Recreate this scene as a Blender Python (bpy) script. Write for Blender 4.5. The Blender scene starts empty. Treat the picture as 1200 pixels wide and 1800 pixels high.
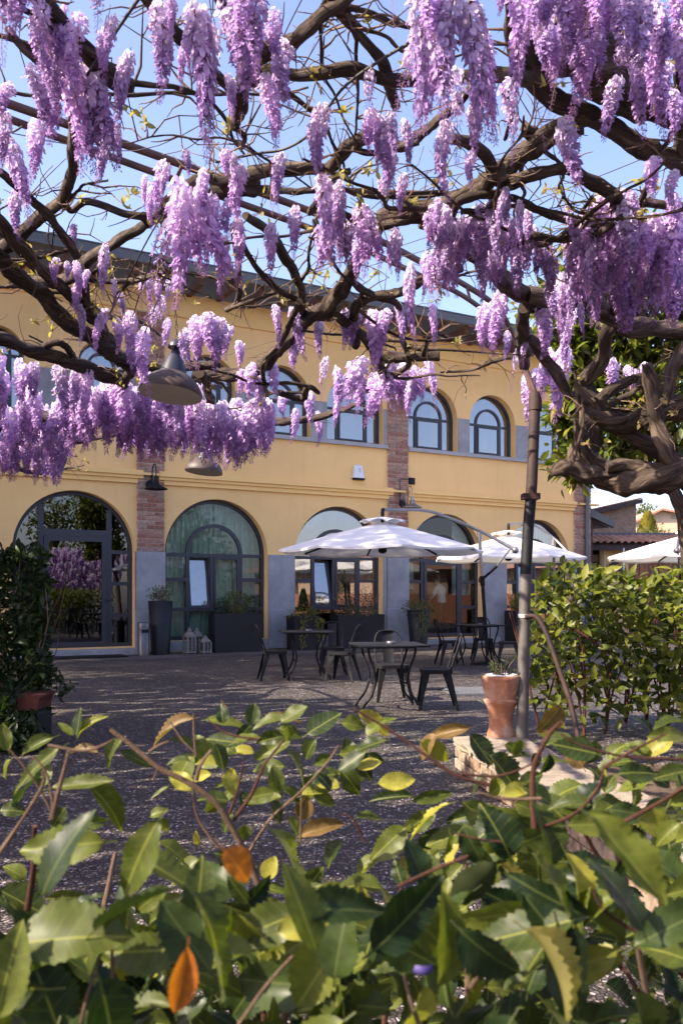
import bpy, bmesh, math, random
from math import sin, cos, pi, radians, sqrt, atan2
from mathutils import Vector, Matrix, noise, Quaternion
import numpy as np

SC = bpy.context.scene
COL = SC.collection
R = random.Random(7)
V = Vector

# ------------------------------------------------------------------ camera, sky, sun, exposure
F = 1500.0; HZ = 1046.0; CAMZ = 1.3
cd = bpy.data.cameras.new('camera'); cam = bpy.data.objects.new('camera', cd); COL.objects.link(cam)
cam.location = (0, 0, CAMZ); cam.rotation_euler = (pi/2, 0, 0)
cd.sensor_fit = 'VERTICAL'; cd.sensor_height = 36; cd.sensor_width = 24; cd.lens = 30
cd.shift_y = 146/1800; cd.clip_start = 0.05; cd.clip_end = 2000
cd.dof.use_dof = True; cd.dof.focus_distance = 8.5; cd.dof.aperture_fstop = 7.5
SC.camera = cam

SUN_DIR = V((-0.93, -0.37, 0)).normalized(); SUN_EL = radians(41)
wd = bpy.data.worlds.new('World'); SC.world = wd; wd.use_nodes = True
nt = wd.node_tree; nt.nodes.clear()
sky = nt.nodes.new('ShaderNodeTexSky'); sky.sky_type = 'NISHITA'; sky.sun_disc = False
sky.sun_elevation = SUN_EL
sky.sun_rotation = atan2(SUN_DIR.x, SUN_DIR.y)
sky.air_density = 1.0; sky.dust_density = 2.0; sky.ozone_density = 3.0
bg = nt.nodes.new('ShaderNodeBackground'); bg.inputs['Strength'].default_value = 0.132
wo = nt.nodes.new('ShaderNodeOutputWorld')
tint = nt.nodes.new('ShaderNodeMix'); tint.data_type = 'RGBA'; tint.blend_type = 'MULTIPLY'; tint.inputs[0].default_value = 1
tint.inputs[7].default_value = (1.10, 0.94, 0.985, 1)
nt.links.new(sky.outputs[0], tint.inputs[6]); nt.links.new(tint.outputs[2], bg.inputs[0]); nt.links.new(bg.outputs[0], wo.inputs[0])
sl = bpy.data.lights.new('sun', 'SUN'); sl.energy = 5.0; sl.angle = radians(0.55); sl.color = (1.0, 0.88, 0.71)
so = bpy.data.objects.new('sun', sl); COL.objects.link(so)
sd = V((SUN_DIR.x*cos(SUN_EL), SUN_DIR.y*cos(SUN_EL), sin(SUN_EL)))
so.rotation_euler = sd.to_track_quat('Z', 'Y').to_euler(); so.location = (-20, -8, 20)
SC.view_settings.view_transform = 'Standard'; SC.view_settings.look = 'None'
SC.view_settings.gamma = 1.0; SC.view_settings.exposure = 1.68
SC.view_settings.use_curve_mapping = False
SC.cycles.max_bounces = 10; SC.cycles.transparent_max_bounces = 24
SC.cycles.use_denoising = True
SC.cycles.sample_clamp_indirect = 6.0

# ------------------------------------------------------------------ helpers
def P(px, py, d):
    return V(((px-600)*d/F, d, CAMZ+(HZ-py)*d/F))
def PZ(px, py, z):
    d = F*(z-CAMZ)/(HZ-py)
    return P(px, py, d)
def GP(px, py, z=0.0):
    return PZ(px, py, z)

class MB:
    def __init__(s): s.v=[]; s.f=[]; s.m=[]; s.sm=[]; s.gr={}
    def add(s, vs, fs, mi=0, smooth=False):
        o=len(s.v); s.v += [tuple(p) for p in vs]
        for f in fs: s.f.append([i+o for i in f]); s.m.append(mi); s.sm.append(smooth)
    def box(s, x0,x1,y0,y1,z0,z1, mi=0, M=None):
        vs=[V((x,y,z)) for z in (z0,z1) for y in (y0,y1) for x in (x0,x1)]
        if M: vs=[M@p for p in vs]
        s.add(vs,[(0,2,3,1),(4,5,7,6),(0,1,5,4),(2,6,7,3),(0,4,6,2),(1,3,7,5)],mi)
    def bar(s, a, b, w, h, up=V((0,0,1)), mi=0):
        a=V(a); b=V(b); d=(b-a); L=d.length; d.normalize()
        x=d.cross(up)
        if x.length<1e-4: x=d.cross(V((1,0,0)))
        x.normalize(); y=x.cross(d)
        vs=[]
        for p in (a,b):
            for sx,sy in ((-1,-1),(1,-1),(1,1),(-1,1)): vs.append(p+x*w/2*sx+y*h/2*sy)
        s.add(vs,[(3,2,1,0),(4,5,6,7),(0,1,5,4),(1,2,6,5),(2,3,7,6),(3,0,4,7)],mi)
    def tube(s, pts, rad, n=8, mi=0, caps=True, wob=0.0, seed=0, twist=0.0, ridge=0.0):
        pts=[V(p) for p in pts]; N=len(pts)
        if not hasattr(rad,'__len__'): rad=[rad]*N
        d0=(pts[1]-pts[0]).normalized()
        up=V((0,0,1)) if abs(d0.z)<.9 else V((1,0,0))
        x=d0.cross(up).normalized(); prev=d0; vs=[]; acc=0
        for i,p in enumerate(pts):
            if i==0: d=d0
            elif i==N-1: d=(pts[i]-pts[i-1]).normalized()
            else: d=((pts[i+1]-pts[i]).normalized()+(pts[i]-pts[i-1]).normalized())
            if d.length<1e-6: d=prev.copy()
            d.normalize(); q=prev.rotation_difference(d); x=(q@x); x=(x-d*x.dot(d)).normalized(); prev=d
            y=d.cross(x)
            if i: acc+=(pts[i]-pts[i-1]).length
            for k in range(n):
                a=2*pi*k/n; r=rad[i]
                if wob or ridge:
                    tw=a+twist*acc
                    if ridge: r*=1+ridge*(0.6*sin(3*tw+seed)+0.4*sin(5*tw+2.1*seed+acc*4))
                    if wob: r*=1+wob*noise.noise(V((cos(a)*1.1+seed*3.1,sin(a)*1.1,acc/max(rad[i],.008)*.32+seed)))*1.6
                s.gr[len(s.v)+len(vs)]=(cos(a+twist*acc*.5)*rad[i]*1.5+seed,sin(a+twist*acc*.5)*rad[i]*1.5,acc)
                vs.append(p+(x*cos(a)+y*sin(a))*r)
        fs=[]
        for i in range(N-1):
            for k in range(n):
                k2=(k+1)%n; fs.append((i*n+k,i*n+k2,(i+1)*n+k2,(i+1)*n+k))
        s.add(vs,fs,mi,True)
        if caps:
            s.add(vs[:n],[tuple(range(n))[::-1]],mi); s.add(vs[-n:],[tuple(range(n))],mi)
    def lathe(s, prof, n=24, mi=0, c=(0,0,0), smooth=True, M=None, ang0=0):
        c=V(c); vs=[]
        for r,z in prof:
            for k in range(n):
                a=2*pi*k/n+ang0; p=V((r*cos(a),r*sin(a),z))
                if M: p=M@p
                vs.append(p+c)
        fs=[]
        for i in range(len(prof)-1):
            for k in range(n):
                k2=(k+1)%n; fs.append((i*n+k,i*n+k2,(i+1)*n+k2,(i+1)*n+k))
        s.add(vs,fs,mi,smooth)
        if prof[0][0]>1e-4: s.add(vs[:n],[tuple(range(n))[::-1]],mi)
        if prof[-1][0]>1e-4: s.add(vs[-n:],[tuple(range(n))],mi)
    def arcband(s, cx, cz, r0, r1, a0, a1, y0, y1, n=32, mi=0):
        vs=[]
        for i in range(n+1):
            a=a0+(a1-a0)*i/n
            for r,y in ((r0,y0),(r1,y0),(r1,y1),(r0,y1)): vs.append((cx+r*cos(a),y,cz+r*sin(a)))
        fs=[]
        for i in range(n):
            for k in range(4): fs.append((i*4+k,(i+1)*4+k,(i+1)*4+(k+1)%4,i*4+(k+1)%4))
        s.add(vs,fs,mi); s.add(vs[:4],[(0,1,2,3)],mi); s.add(vs[-4:],[(3,2,1,0)],mi)
    def prism(s, poly, y0, y1, mi=0):   # poly in (x,z), extruded in y
        n=len(poly)
        vs=[(x,y0,z) for x,z in poly]+[(x,y1,z) for x,z in poly]
        fs=[tuple(range(n)),tuple(range(2*n-1,n-1,-1))]+[(i,i+n,(i+1)%n+n,(i+1)%n) for i in range(n)]
        s.add(vs,fs,mi)
    def mesh(s, name, mats):
        me=bpy.data.meshes.new(name); me.from_pydata(s.v,[],s.f)
        for m in (mats if isinstance(mats,(list,tuple)) else [mats]): me.materials.append(m)
        me.polygons.foreach_set('material_index',s.m); me.polygons.foreach_set('use_smooth',s.sm)
        if s.gr and any('bark' in m.name or 'stem' in m.name for m in me.materials):
            ga=np.array([s.gr.get(i,(0,0,0)) for i in range(len(s.v))],dtype=np.float32); at=me.attributes.new('grain','FLOAT_VECTOR','POINT'); at.data.foreach_set('vector',ga.ravel())
        me.update(); return me
    def build(s, name, mats, parent=None, loc=None, bevel=0):
        o=bpy.data.objects.new(name, s.mesh(name,mats)); COL.objects.link(o)
        if parent: o.parent=parent
        if loc is not None: o.location=loc
        if bevel:
            b=o.modifiers.new('b','BEVEL'); b.width=bevel; b.segments=2; b.limit_method='ANGLE'; b.angle_limit=radians(50)
        return o

def tag(o,label=None,cat=None,group=None,kind=None):
    if label: o['label']=label
    if cat: o['category']=cat
    if group: o['group']=group
    if kind: o['kind']=kind
    return o
def empty(name,loc=(0,0,0),rz=0,label=None,cat=None,group=None):
    o=bpy.data.objects.new(name,None); COL.objects.link(o); o.location=loc; o.rotation_euler=(0,0,rz)
    o.empty_display_size=.1
    return tag(o,label,cat,group)
def copy_tree(o,parent=None):
    c=o.copy(); COL.objects.link(c); c.parent=parent
    for ch in list(o.children): copy_tree(ch,c)
    return c
def inst(name,me,parent=None,M=None):
    o=bpy.data.objects.new(name,me); COL.objects.link(o)
    if parent: o.parent=parent
    if M is not None: o.matrix_local=M
    return o
def crom(pts,k=6):
    pts=[V(p) for p in pts]; out=[]; n=len(pts)
    for i in range(n-1):
        p0=pts[max(i-1,0)];p1=pts[i];p2=pts[i+1];p3=pts[min(i+2,n-1)]
        for j in range(k):
            t=j/k
            out.append(.5*((2*p1)+(p2-p0)*t+(2*p0-5*p1+4*p2-p3)*t*t+(3*p1-p0-3*p2+p3)*t**3))
    out.append(pts[-1]); return out
def interp(vals,k=6):
    out=[]
    for i in range(len(vals)-1):
        for j in range(k): out.append(vals[i]+(vals[i+1]-vals[i])*j/k)
    out.append(vals[-1]); return out

# ------------------------------------------------------------------ materials
def nodes(name):
    m=bpy.data.materials.new(name); m.use_nodes=True; t=m.node_tree
    return m,t,t.nodes['Principled BSDF'],t.nodes['Material Output']
def N(t,kind,**kw):
    n=t.nodes.new(kind)
    for k,v in kw.items():
        if k in n.inputs.keys(): n.inputs[k].default_value=v
        else: setattr(n,k,v)
    return n
def ramp(t,fac,stops):
    r=t.nodes.new('ShaderNodeValToRGB'); e=r.color_ramp.elements
    while len(e)<len(stops): e.new(.5)
    for i,(p,c) in enumerate(stops): e[i].position=p; e[i].color=(*c,1) if len(c)==3 else c
    t.links.new(fac,r.inputs[0]); return r.outputs[0]
def g(v): return (v,v,v)
def surf(name,c0,c1,scale=4,rough=.8,bump=.2,bscale=60,metal=0,detail=6,dist=.01,spec=.4,stain=None,stainscale=.7,streak=None):
    m,t,b,o=nodes(name)
    tc=N(t,'ShaderNodeTexCoord')
    n1=N(t,'ShaderNodeTexNoise',Scale=scale,Detail=detail,Roughness=.65); t.links.new(tc.outputs['Object'],n1.inputs['Vector'])
    col=ramp(t,n1.outputs[0],[(.3,c0),(.7,c1)])
    if stain:
        n3=N(t,'ShaderNodeTexNoise',Scale=stainscale,Detail=7,Roughness=.7); t.links.new(tc.outputs['Object'],n3.inputs['Vector'])
        mx=N(t,'ShaderNodeMix',data_type='RGBA'); 
        f=ramp(t,n3.outputs[0],[(.45,g(0)),(.75,g(1))]); t.links.new(f,mx.inputs[0]); t.links.new(col,mx.inputs[6]); mx.inputs[7].default_value=(*stain,1)
        col=mx.outputs[2]
    if streak:
        mp=N(t,'ShaderNodeMapping'); mp.inputs['Scale'].default_value=(2.6,2.6,.16); t.links.new(tc.outputs['Object'],mp.inputs[0])
        n4=N(t,'ShaderNodeTexNoise',Scale=2.0,Detail=8,Roughness=.7); t.links.new(mp.outputs[0],n4.inputs['Vector'])
        mx=N(t,'ShaderNodeMix',data_type='RGBA'); f=ramp(t,n4.outputs[0],[(.52,g(0)),(.80,g(.4))]); t.links.new(f,mx.inputs[0]); t.links.new(col,mx.inputs[6]); mx.inputs[7].default_value=(*streak,1)
        col=mx.outputs[2]
    t.links.new(col,b.inputs['Base Color'])
    b.inputs['Roughness'].default_value=rough; b.inputs['Metallic'].default_value=metal; b.inputs['Specular IOR Level'].default_value=spec
    if bump:
        n2=N(t,'ShaderNodeTexNoise',Scale=bscale,Detail=6); t.links.new(tc.outputs['Object'],n2.inputs['Vector'])
        bp=N(t,'ShaderNodeBump',Strength=bump,Distance=dist); t.links.new(n2.outputs[0],bp.inputs['Height']); t.links.new(bp.outputs[0],b.inputs['Normal'])
    return m
def rnd_surf(name,stops,rough=.85,bump=.5,bscale=50,dist=.006,var=.12):
    """colour picked per object, with grain"""
    m,t,b,o=nodes(name)
    oi=N(t,'ShaderNodeObjectInfo'); col=ramp(t,oi.outputs['Random'],stops)
    tc=N(t,'ShaderNodeTexCoord'); n=N(t,'ShaderNodeTexNoise',Scale=bscale*.4,Detail=6)
    ge=N(t,'ShaderNodeNewGeometry'); t.links.new(ge.outputs['Position'],n.inputs['Vector'])
    mx=N(t,'ShaderNodeMix',data_type='RGBA',blend_type='MULTIPLY'); mx.inputs[0].default_value=1
    rr=ramp(t,n.outputs[0],[(.25,g(1-3*var)),(.75,g(1+var))]); t.links.new(col,mx.inputs[6]); t.links.new(rr,mx.inputs[7])
    t.links.new(mx.outputs[2],b.inputs['Base Color']); b.inputs['Roughness'].default_value=rough
    n2=N(t,'ShaderNodeTexNoise',Scale=bscale,Detail=5); t.links.new(ge.outputs['Position'],n2.inputs['Vector'])
    bp=N(t,'ShaderNodeBump',Strength=bump,Distance=dist); t.links.new(n2.outputs[0],bp.inputs['Height']); t.links.new(bp.outputs[0],b.inputs['Normal'])
    return m

M={}
M['plaster']=surf('yellow_plaster',(.82,.525,.22),(.875,.57,.245),1.3,.9,.12,90,dist=.004,stain=(.72,.46,.185),stainscale=.35,streak=(.62,.41,.18))
M['plaster_trim']=surf('yellow_trim',(.83,.54,.21),(.88,.58,.235),2,.9,.1,90,dist=.003)
M['concrete']=surf('grey_render',(.26,.265,.28),(.35,.355,.375),2.2,.85,.3,60,dist=.004,stain=(.19,.195,.21),stainscale=1.6,streak=(.17,.165,.17))
M['sill']=surf('sill_stone',(.30,.30,.31),(.37,.37,.38),4,.7,.1,60)
M['frame']=surf('anthracite_frame',(.026,.027,.038),(.031,.032,.045),3,.45,.0,spec=.5)
M['soffit']=surf('soffit_boards',(.10,.045,.025),(.16,.075,.04),5,.7,.2,30)
M['rafter']=surf('rafter_wood',(.09,.035,.022),(.14,.06,.035),6,.7,.2,30)
M['gutter']=surf('dark_metal_gutter',(.075,.08,.085),(.10,.105,.11),3,.45,.05,30,spec=.5)
M['tile']=rnd_surf('roof_tile',[(0,(.34,.15,.09)),(.4,(.42,.20,.12)),(.7,(.5,.28,.18)),(1,(.36,.19,.13))],.85,.4,40)
M['brick']=rnd_surf('brick',[(0,(.32,.14,.095)),(.35,(.39,.195,.14)),(.7,(.47,.285,.215)),(1,(.33,.22,.175))],.9,.8,45,.008,.2)
M['mortar']=surf('mortar',(.42,.36,.33),(.56,.49,.45),12,.95,.6,60,dist=.01)
M['black']=surf('black_powder_coat',(.007,.007,.009),(.011,.011,.013),9,.62,.06,120,dist=.002,spec=.25)
M['planter']=surf('dark_planter',(.007,.0075,.011),(.010,.011,.015),4,.55,.06,60,dist=.003)
M['steel']=surf('brushed_steel',(.11,.11,.115),(.15,.15,.155),3,.35,.05,60,metal=.6)
M['alu']=surf('satin_grey_metal',(.30,.28,.26),(.36,.34,.32),3,.4,.03,60,metal=.8)
M['soil']=surf('soil',(.05,.035,.022),(.13,.085,.055),30,1,.9,50,dist=.03)
M['lantern']=surf('weathered_grey_wood',(.15,.135,.12),(.21,.195,.175),10,.8,.3,40)
M['lamp_outer']=surf('rusty_enamel',(.04,.030,.026),(.075,.055,.045),7,.55,.25,40,stain=(.065,.034,.023),stainscale=6,dist=.004)
M['lamp_neck']=surf('blue_grey_enamel',(.018,.019,.032),(.03,.032,.05),7,.42,.15,40,dist=.002,spec=.35)
M['lamp_inner']=surf('lamp_inside',(.42,.36,.28),(.50,.43,.34),4,.5,.1,40)
M['pole']=surf('rusty_pole',(.014,.008,.007),(.034,.018,.014),6,.75,.4,40,stain=(.06,.026,.018),stainscale=4,dist=.003)
M['grey_pole']=surf('grey_lower_pole',(.055,.049,.045),(.105,.094,.085),5,.6,.3,50,stain=(.06,.05,.043),stainscale=3,dist=.003)
M['rod']=surf('rust_rod',(.055,.03,.026),(.12,.06,.05),8,.6,.3,50)
M['cable']=surf('dark_cable',(.025,.02,.02),(.05,.04,.035),20,.6,0)
M['chalk']=surf('chalk_strokes',(.6,.6,.58),(.7,.7,.68),20,.9,0)
M['white_paint']=surf('white_plastic',(.70,.71,.74),(.76,.77,.80),8,.35,0)
M['red_mark']=surf('printed_mark',(.22,.05,.12),(.25,.06,.14),8,.5,0)
M['grey_mark']=surf('printed_grey_mark',(.22,.25,.32),(.27,.30,.36),8,.5,0)
M['terracotta']=surf('terracotta',(.25,.098,.048),(.33,.14,.075),5,.9,.5,50,stain=(.42,.31,.235),stainscale=6,dist=.004)
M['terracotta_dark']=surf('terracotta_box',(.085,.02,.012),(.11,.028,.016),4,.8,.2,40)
M['coping']=surf('pale_coping_stone',(.22,.18,.135),(.29,.24,.185),6,.9,.7,40,stain=(.12,.095,.07),stainscale=5,dist=.01)
M['old_brick']=rnd_surf('weathered_brick',[(0,(.22,.16,.11)),(.4,(.28,.21,.145)),(.7,(.22,.135,.09)),(1,(.31,.25,.19))],.95,.9,40,.012,.25)
M['stucco']=surf('rough_brown_stucco',(.30,.20,.14),(.46,.33,.24),3,.95,1.0,9,dist=.09)
M['cream']=surf('cream_wall',(.62,.50,.34),(.70,.57,.40),2,.9,.1,40)
M['far_yellow']=surf('far_yellow_wall',(.58,.40,.18),(.64,.45,.21),2,.9,.1,40)
M['plank']=rnd_surf('brown_planks',[(0,(.20,.075,.035)),(.5,(.27,.11,.055)),(1,(.34,.155,.08))],.75,.4,25,.006,.18)
M['dark_wood']=surf('dark_brown_fascia',(.045,.032,.036),(.075,.055,.06),5,.7,.2,30)
M['blue_sign']=surf('blue_sign',(.10,.17,.48),(.13,.20,.53),5,.5,0)
M['interior']=surf('interior_wall',(.30,.24,.17),(.36,.29,.21),2,.9,0)
M['interior_floor']=surf('interior_floor',(.12,.10,.085),(.17,.14,.11),5,.5,0)
M['grate']=surf('drain_metal',(.10,.105,.12),(.15,.155,.17),8,.5,.3,60,metal=.3)
M['flagstone']=rnd_surf('flagstone',[(0,(.065,.052,.048)),(.5,(.08,.064,.06)),(1,(.10,.082,.077))],.9,.5,30,.008,.15)
M['skin']=surf('skin',(.45,.26,.18),(.5,.3,.2),8,.6,0)
M['shirt']=surf('white_shirt',(.75,.70,.68),(.8,.76,.74),8,.9,.2,20)
M['hair']=surf('brown_hair',(.08,.04,.02),(.12,.06,.03),20,.6,0)
M['trousers']=surf('dark_trousers',(.02,.02,.03),(.03,.03,.04),8,.9,0)

def glass_mat(name,tint,ior,rough=0.0):
    m,t,b,o=nodes(name); t.nodes.remove(b)
    tr=N(t,'ShaderNodeBsdfTransparent'); tr.inputs[0].default_value=(*tint,1)
    gl=N(t,'ShaderNodeBsdfGlossy',Roughness=rough); gl.inputs[0].default_value=(.95,.97,1,1)
    fr=N(t,'ShaderNodeFresnel',IOR=ior); mx=N(t,'ShaderNodeMixShader')
    tc=N(t,'ShaderNodeTexCoord'); n=N(t,'ShaderNodeTexNoise',Scale=1.1,Detail=1); t.links.new(tc.outputs['Object'],n.inputs['Vector'])
    bp=N(t,'ShaderNodeBump',Strength=.06,Distance=.02); t.links.new(n.outputs[0],bp.inputs['Height']); t.links.new(bp.outputs[0],gl.inputs['Normal'])
    t.links.new(fr.outputs[0],mx.inputs[0]); t.links.new(tr.outputs[0],mx.inputs[1]); t.links.new(gl.outputs[0],mx.inputs[2])
    t.links.new(mx.outputs[0],o.inputs[0]); return m
M['glass']=glass_mat('window_glass',(.93,.96,.97),3.3)
M['glass_low']=glass_mat('ground_floor_glass',(.80,.92,.86),1.62)
M['glass_dark']=glass_mat('smoked_glass',(.25,.26,.27),2.1)
M['lantern_glass']=glass_mat('lantern_glass',(.92,.94,.94),1.6)

def cloth(name,c0,c1,trans=.35,scale=6):
    m,t,b,o=nodes(name)
    tc=N(t,'ShaderNodeTexCoord'); n=N(t,'ShaderNodeTexNoise',Scale=scale,Detail=4); t.links.new(tc.outputs['Object'],n.inputs['Vector'])
    col=ramp(t,n.outputs[0],[(.3,c0),(.7,c1)]); t.links.new(col,b.inputs['Base Color']); b.inputs['Roughness'].default_value=.95
    b.inputs['Specular IOR Level'].default_value=.1
    tl=N(t,'ShaderNodeBsdfTranslucent'); t.links.new(col,tl.inputs[0])
    mx=N(t,'ShaderNodeMixShader'); mx.inputs[0].default_value=trans
    t.links.new(b.outputs[0],mx.inputs[1]); t.links.new(tl.outputs[0],mx.inputs[2]); t.links.new(mx.outputs[0],o.inputs[0]); return m
M['canopy']=cloth('umbrella_canvas',(.74,.72,.70),(.78,.76,.74),.18,3)
M['curtain_white']=cloth('white_curtain',(.76,.78,.80),(.82,.84,.86),.3)
M['curtain_green']=cloth('sage_curtain',(.50,.60,.53),(.68,.78,.70),.3)

def leaf_mat(name,c0,c1,back,trans=.35,rough=.35,veins=True,sat=None,objrand=True):
    """colour varies per leaf; pale veins follow the leaf's own local axes (y along the midrib)"""
    m,t,b,o=nodes(name)
    if objrand:
        oi=N(t,'ShaderNodeObjectInfo'); rv=oi.outputs['Random']
    else:
        at=N(t,'ShaderNodeAttribute',attribute_name='rnd'); rv=at.outputs['Fac']
    col=ramp(t,rv,[(0,c0),(.85,c1)]+([(1,sat)] if sat else []))
    ge=N(t,'ShaderNodeNewGeometry'); mxb=N(t,'ShaderNodeMix',data_type='RGBA'); t.links.new(ge.outputs['Backfacing'],mxb.inputs[0])
    if veins:
        tc=N(t,'ShaderNodeTexCoord'); sx=N(t,'ShaderNodeSeparateXYZ'); t.links.new(tc.outputs['Object'],sx.inputs[0])
        ab=N(t,'ShaderNodeMath',operation='ABSOLUTE'); t.links.new(sx.outputs[0],ab.inputs[0])
        lt=ramp(t,ab.outputs[0],[(.0,g(1)),(.016,g(0))])
        m1=N(t,'ShaderNodeMath',operation='MULTIPLY_ADD'); t.links.new(ab.outputs[0],m1.inputs[0]); m1.inputs[1].default_value=-.75; t.links.new(sx.outputs[1],m1.inputs[2])
        m2=N(t,'ShaderNodeMath',operation='MULTIPLY'); t.links.new(m1.outputs[0],m2.inputs[0]); m2.inputs[1].default_value=44
        sn=N(t,'ShaderNodeMath',operation='SINE'); t.links.new(m2.outputs[0],sn.inputs[0])
        sv=ramp(t,sn.outputs[0],[(.93,g(0)),(1,g(.22))])
        ad=N(t,'ShaderNodeMath',operation='MAXIMUM'); t.links.new(lt,ad.inputs[0]); t.links.new(sv,ad.inputs[1])
        nz=N(t,'ShaderNodeTexNoise',Scale=7,Detail=5); t.links.new(tc.outputs['Object'],nz.inputs['Vector'])
        mv=N(t,'ShaderNodeMix',data_type='RGBA',blend_type='MULTIPLY'); mv.inputs[0].default_value=1
        t.links.new(col,mv.inputs[6]); t.links.new(ramp(t,nz.outputs[0],[(.3,g(.75)),(.7,g(1.2))]),mv.inputs[7])
        mx=N(t,'ShaderNodeMix',data_type='RGBA'); t.links.new(ad.outputs[0],mx.inputs[0]); t.links.new(mv.outputs[2],mx.inputs[6]); mx.inputs[7].default_value=(c1[0]*1.8+.02,c1[1]*1.6+.02,c1[2]*1.5+.01,1)
        col=mx.outputs[2]
        bp=N(t,'ShaderNodeBump',Strength=.25,Distance=.0006); t.links.new(sv,bp.inputs['Height']); t.links.new(bp.outputs[0],b.inputs['Normal'])
    t.links.new(col,mxb.inputs[6]); mxb.inputs[7].default_value=(*back,1)
    t.links.new(mxb.outputs[2],b.inputs['Base Color']); b.inputs['Roughness'].default_value=rough; b.inputs['Specular IOR Level'].default_value=.2
    tl=N(t,'ShaderNodeBsdfTranslucent')
    gm=N(t,'ShaderNodeMix',data_type='RGBA',blend_type='MULTIPLY'); gm.inputs[0].default_value=1; t.links.new(col,gm.inputs[6]); gm.inputs[7].default_value=(1.7,1.9,.6,1)
    t.links.new(gm.outputs[2],tl.inputs[0])
    mxs=N(t,'ShaderNodeMixShader'); mxs.inputs[0].default_value=trans
    t.links.new(b.outputs[0],mxs.inputs[1]); t.links.new(tl.outputs[0],mxs.inputs[2]); t.links.new(mxs.outputs[0],o.inputs[0]); return m
M['shrub_leaf']=leaf_mat('shrub_leaf',(.008,.019,.006),(.085,.100,.015),(.07,.08,.03),.30,.44,True,(.27,.24,.038))
M['shade_toned_leaf']=leaf_mat('shade_toned_shrub_leaf',(.006,.015,.005),(.028,.042,.009),(.035,.043,.017),.2,.42)  # darker copy of the shrub leaf, with shade put into its colour
M['orange_leaf']=leaf_mat('dying_orange_leaf',(.22,.065,.008),(.26,.085,.010),(.2,.07,.015),.35,.5)
M['brown_leaf']=leaf_mat('brown_backed_leaf',(.085,.055,.018),(.12,.075,.026),(.10,.07,.03),.25,.5)
M['yellow_leaf']=leaf_mat('yellowed_leaf',(.19,.16,.035),(.23,.19,.045),(.18,.16,.055),.3,.4)
M['laurel_leaf']=leaf_mat('laurel_leaf',(.018,.034,.006),(.12,.135,.016),(.09,.105,.03),.3,.42,False,(.19,.18,.03))
M['laurel_leaf_m']=leaf_mat('laurel_leaf_mass',(.018,.034,.006),(.12,.135,.016),(.09,.105,.03),.3,.42,False,(.19,.18,.03),False)
M['hedge_leaf']=leaf_mat('jasmine_leaf',(.010,.020,.005),(.024,.040,.009),(.022,.032,.012),.25,.4,False)
M['hedge_leaf_m']=leaf_mat('jasmine_leaf_mass',(.010,.020,.005),(.024,.040,.009),(.022,.032,.012),.25,.4,False,None,False)
M['tree_leaf']=leaf_mat('evergreen_leaf',(.022,.04,.008),(.125,.14,.02),(.09,.08,.025),.3,.3,False,(.26,.21,.045))
M['tree_leaf_m']=leaf_mat('evergreen_leaf_mass',(.022,.04,.008),(.125,.14,.02),(.09,.08,.025),.3,.3,False,(.26,.21,.045),False)
M['gold_m']=leaf_mat('golden_leaf_mass',(.10,.095,.014),(.20,.17,.025),(.1,.09,.025),.3,.45,False,None,False)
M['olive_m']=leaf_mat('olive_leaf_mass',(.06,.07,.025),(.14,.15,.055),(.10,.11,.045),.3,.45,False,None,False)
M['dark_m']=leaf_mat('dark_leaf_mass',(.012,.026,.007),(.03,.048,.013),(.025,.037,.015),.25,.45,False,None,False)
M['young_m']=leaf_mat('young_leaf_mass',(.20,.17,.08),(.30,.24,.12),(.4,.3,.12),.45,.5,False,None,False)

def bark_mat(name,c0,c1,c2,sc=14):
    m,t,b,o=nodes(name)
    ge=N(t,'ShaderNodeAttribute',attribute_name='grain'); mp=N(t,'ShaderNodeMapping'); mp.inputs['Scale'].default_value=(1,1,.22); t.links.new(ge.outputs['Vector'],mp.inputs[0])
    n=N(t,'ShaderNodeTexNoise',Scale=sc,Detail=8,Roughness=.7,Distortion=1.2); t.links.new(mp.outputs[0],n.inputs['Vector'])
    n2=N(t,'ShaderNodeTexNoise',Scale=sc*3.2,Detail=8,Roughness=.75); t.links.new(mp.outputs[0],n2.inputs['Vector'])
    col=ramp(t,n.outputs[0],[(.28,c0),(.5,c1),(.75,c2)])
    t.links.new(col,b.inputs['Base Color']); b.inputs['Roughness'].default_value=.9; b.inputs['Specular IOR Level'].default_value=.2
    b1=N(t,'ShaderNodeBump',Strength=1.0,Distance=.032); t.links.new(n.outputs[0],b1.inputs['Height'])
    b2=N(t,'ShaderNodeBump',Strength=.9,Distance=.008); t.links.new(n2.outputs[0],b2.inputs['Height']); t.links.new(b1.outputs[0],b2.inputs['Normal'])
    t.links.new(b2.outputs[0],b.inputs['Normal']); return m
M['bark']=bark_mat('wisteria_bark',(.016,.011,.009),(.062,.044,.034),(.22,.165,.12))
M['twig']=bark_mat('twig_bark',(.16,.10,.07),(.25,.165,.115),(.34,.24,.17),30)
M['stem']=bark_mat('shrub_stem',(.10,.06,.038),(.17,.105,.066),(.25,.165,.11),30)
M['redstem']=bark_mat('red_shrub_stem',(.045,.017,.012),(.085,.034,.022),(.14,.065,.042),30)

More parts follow.
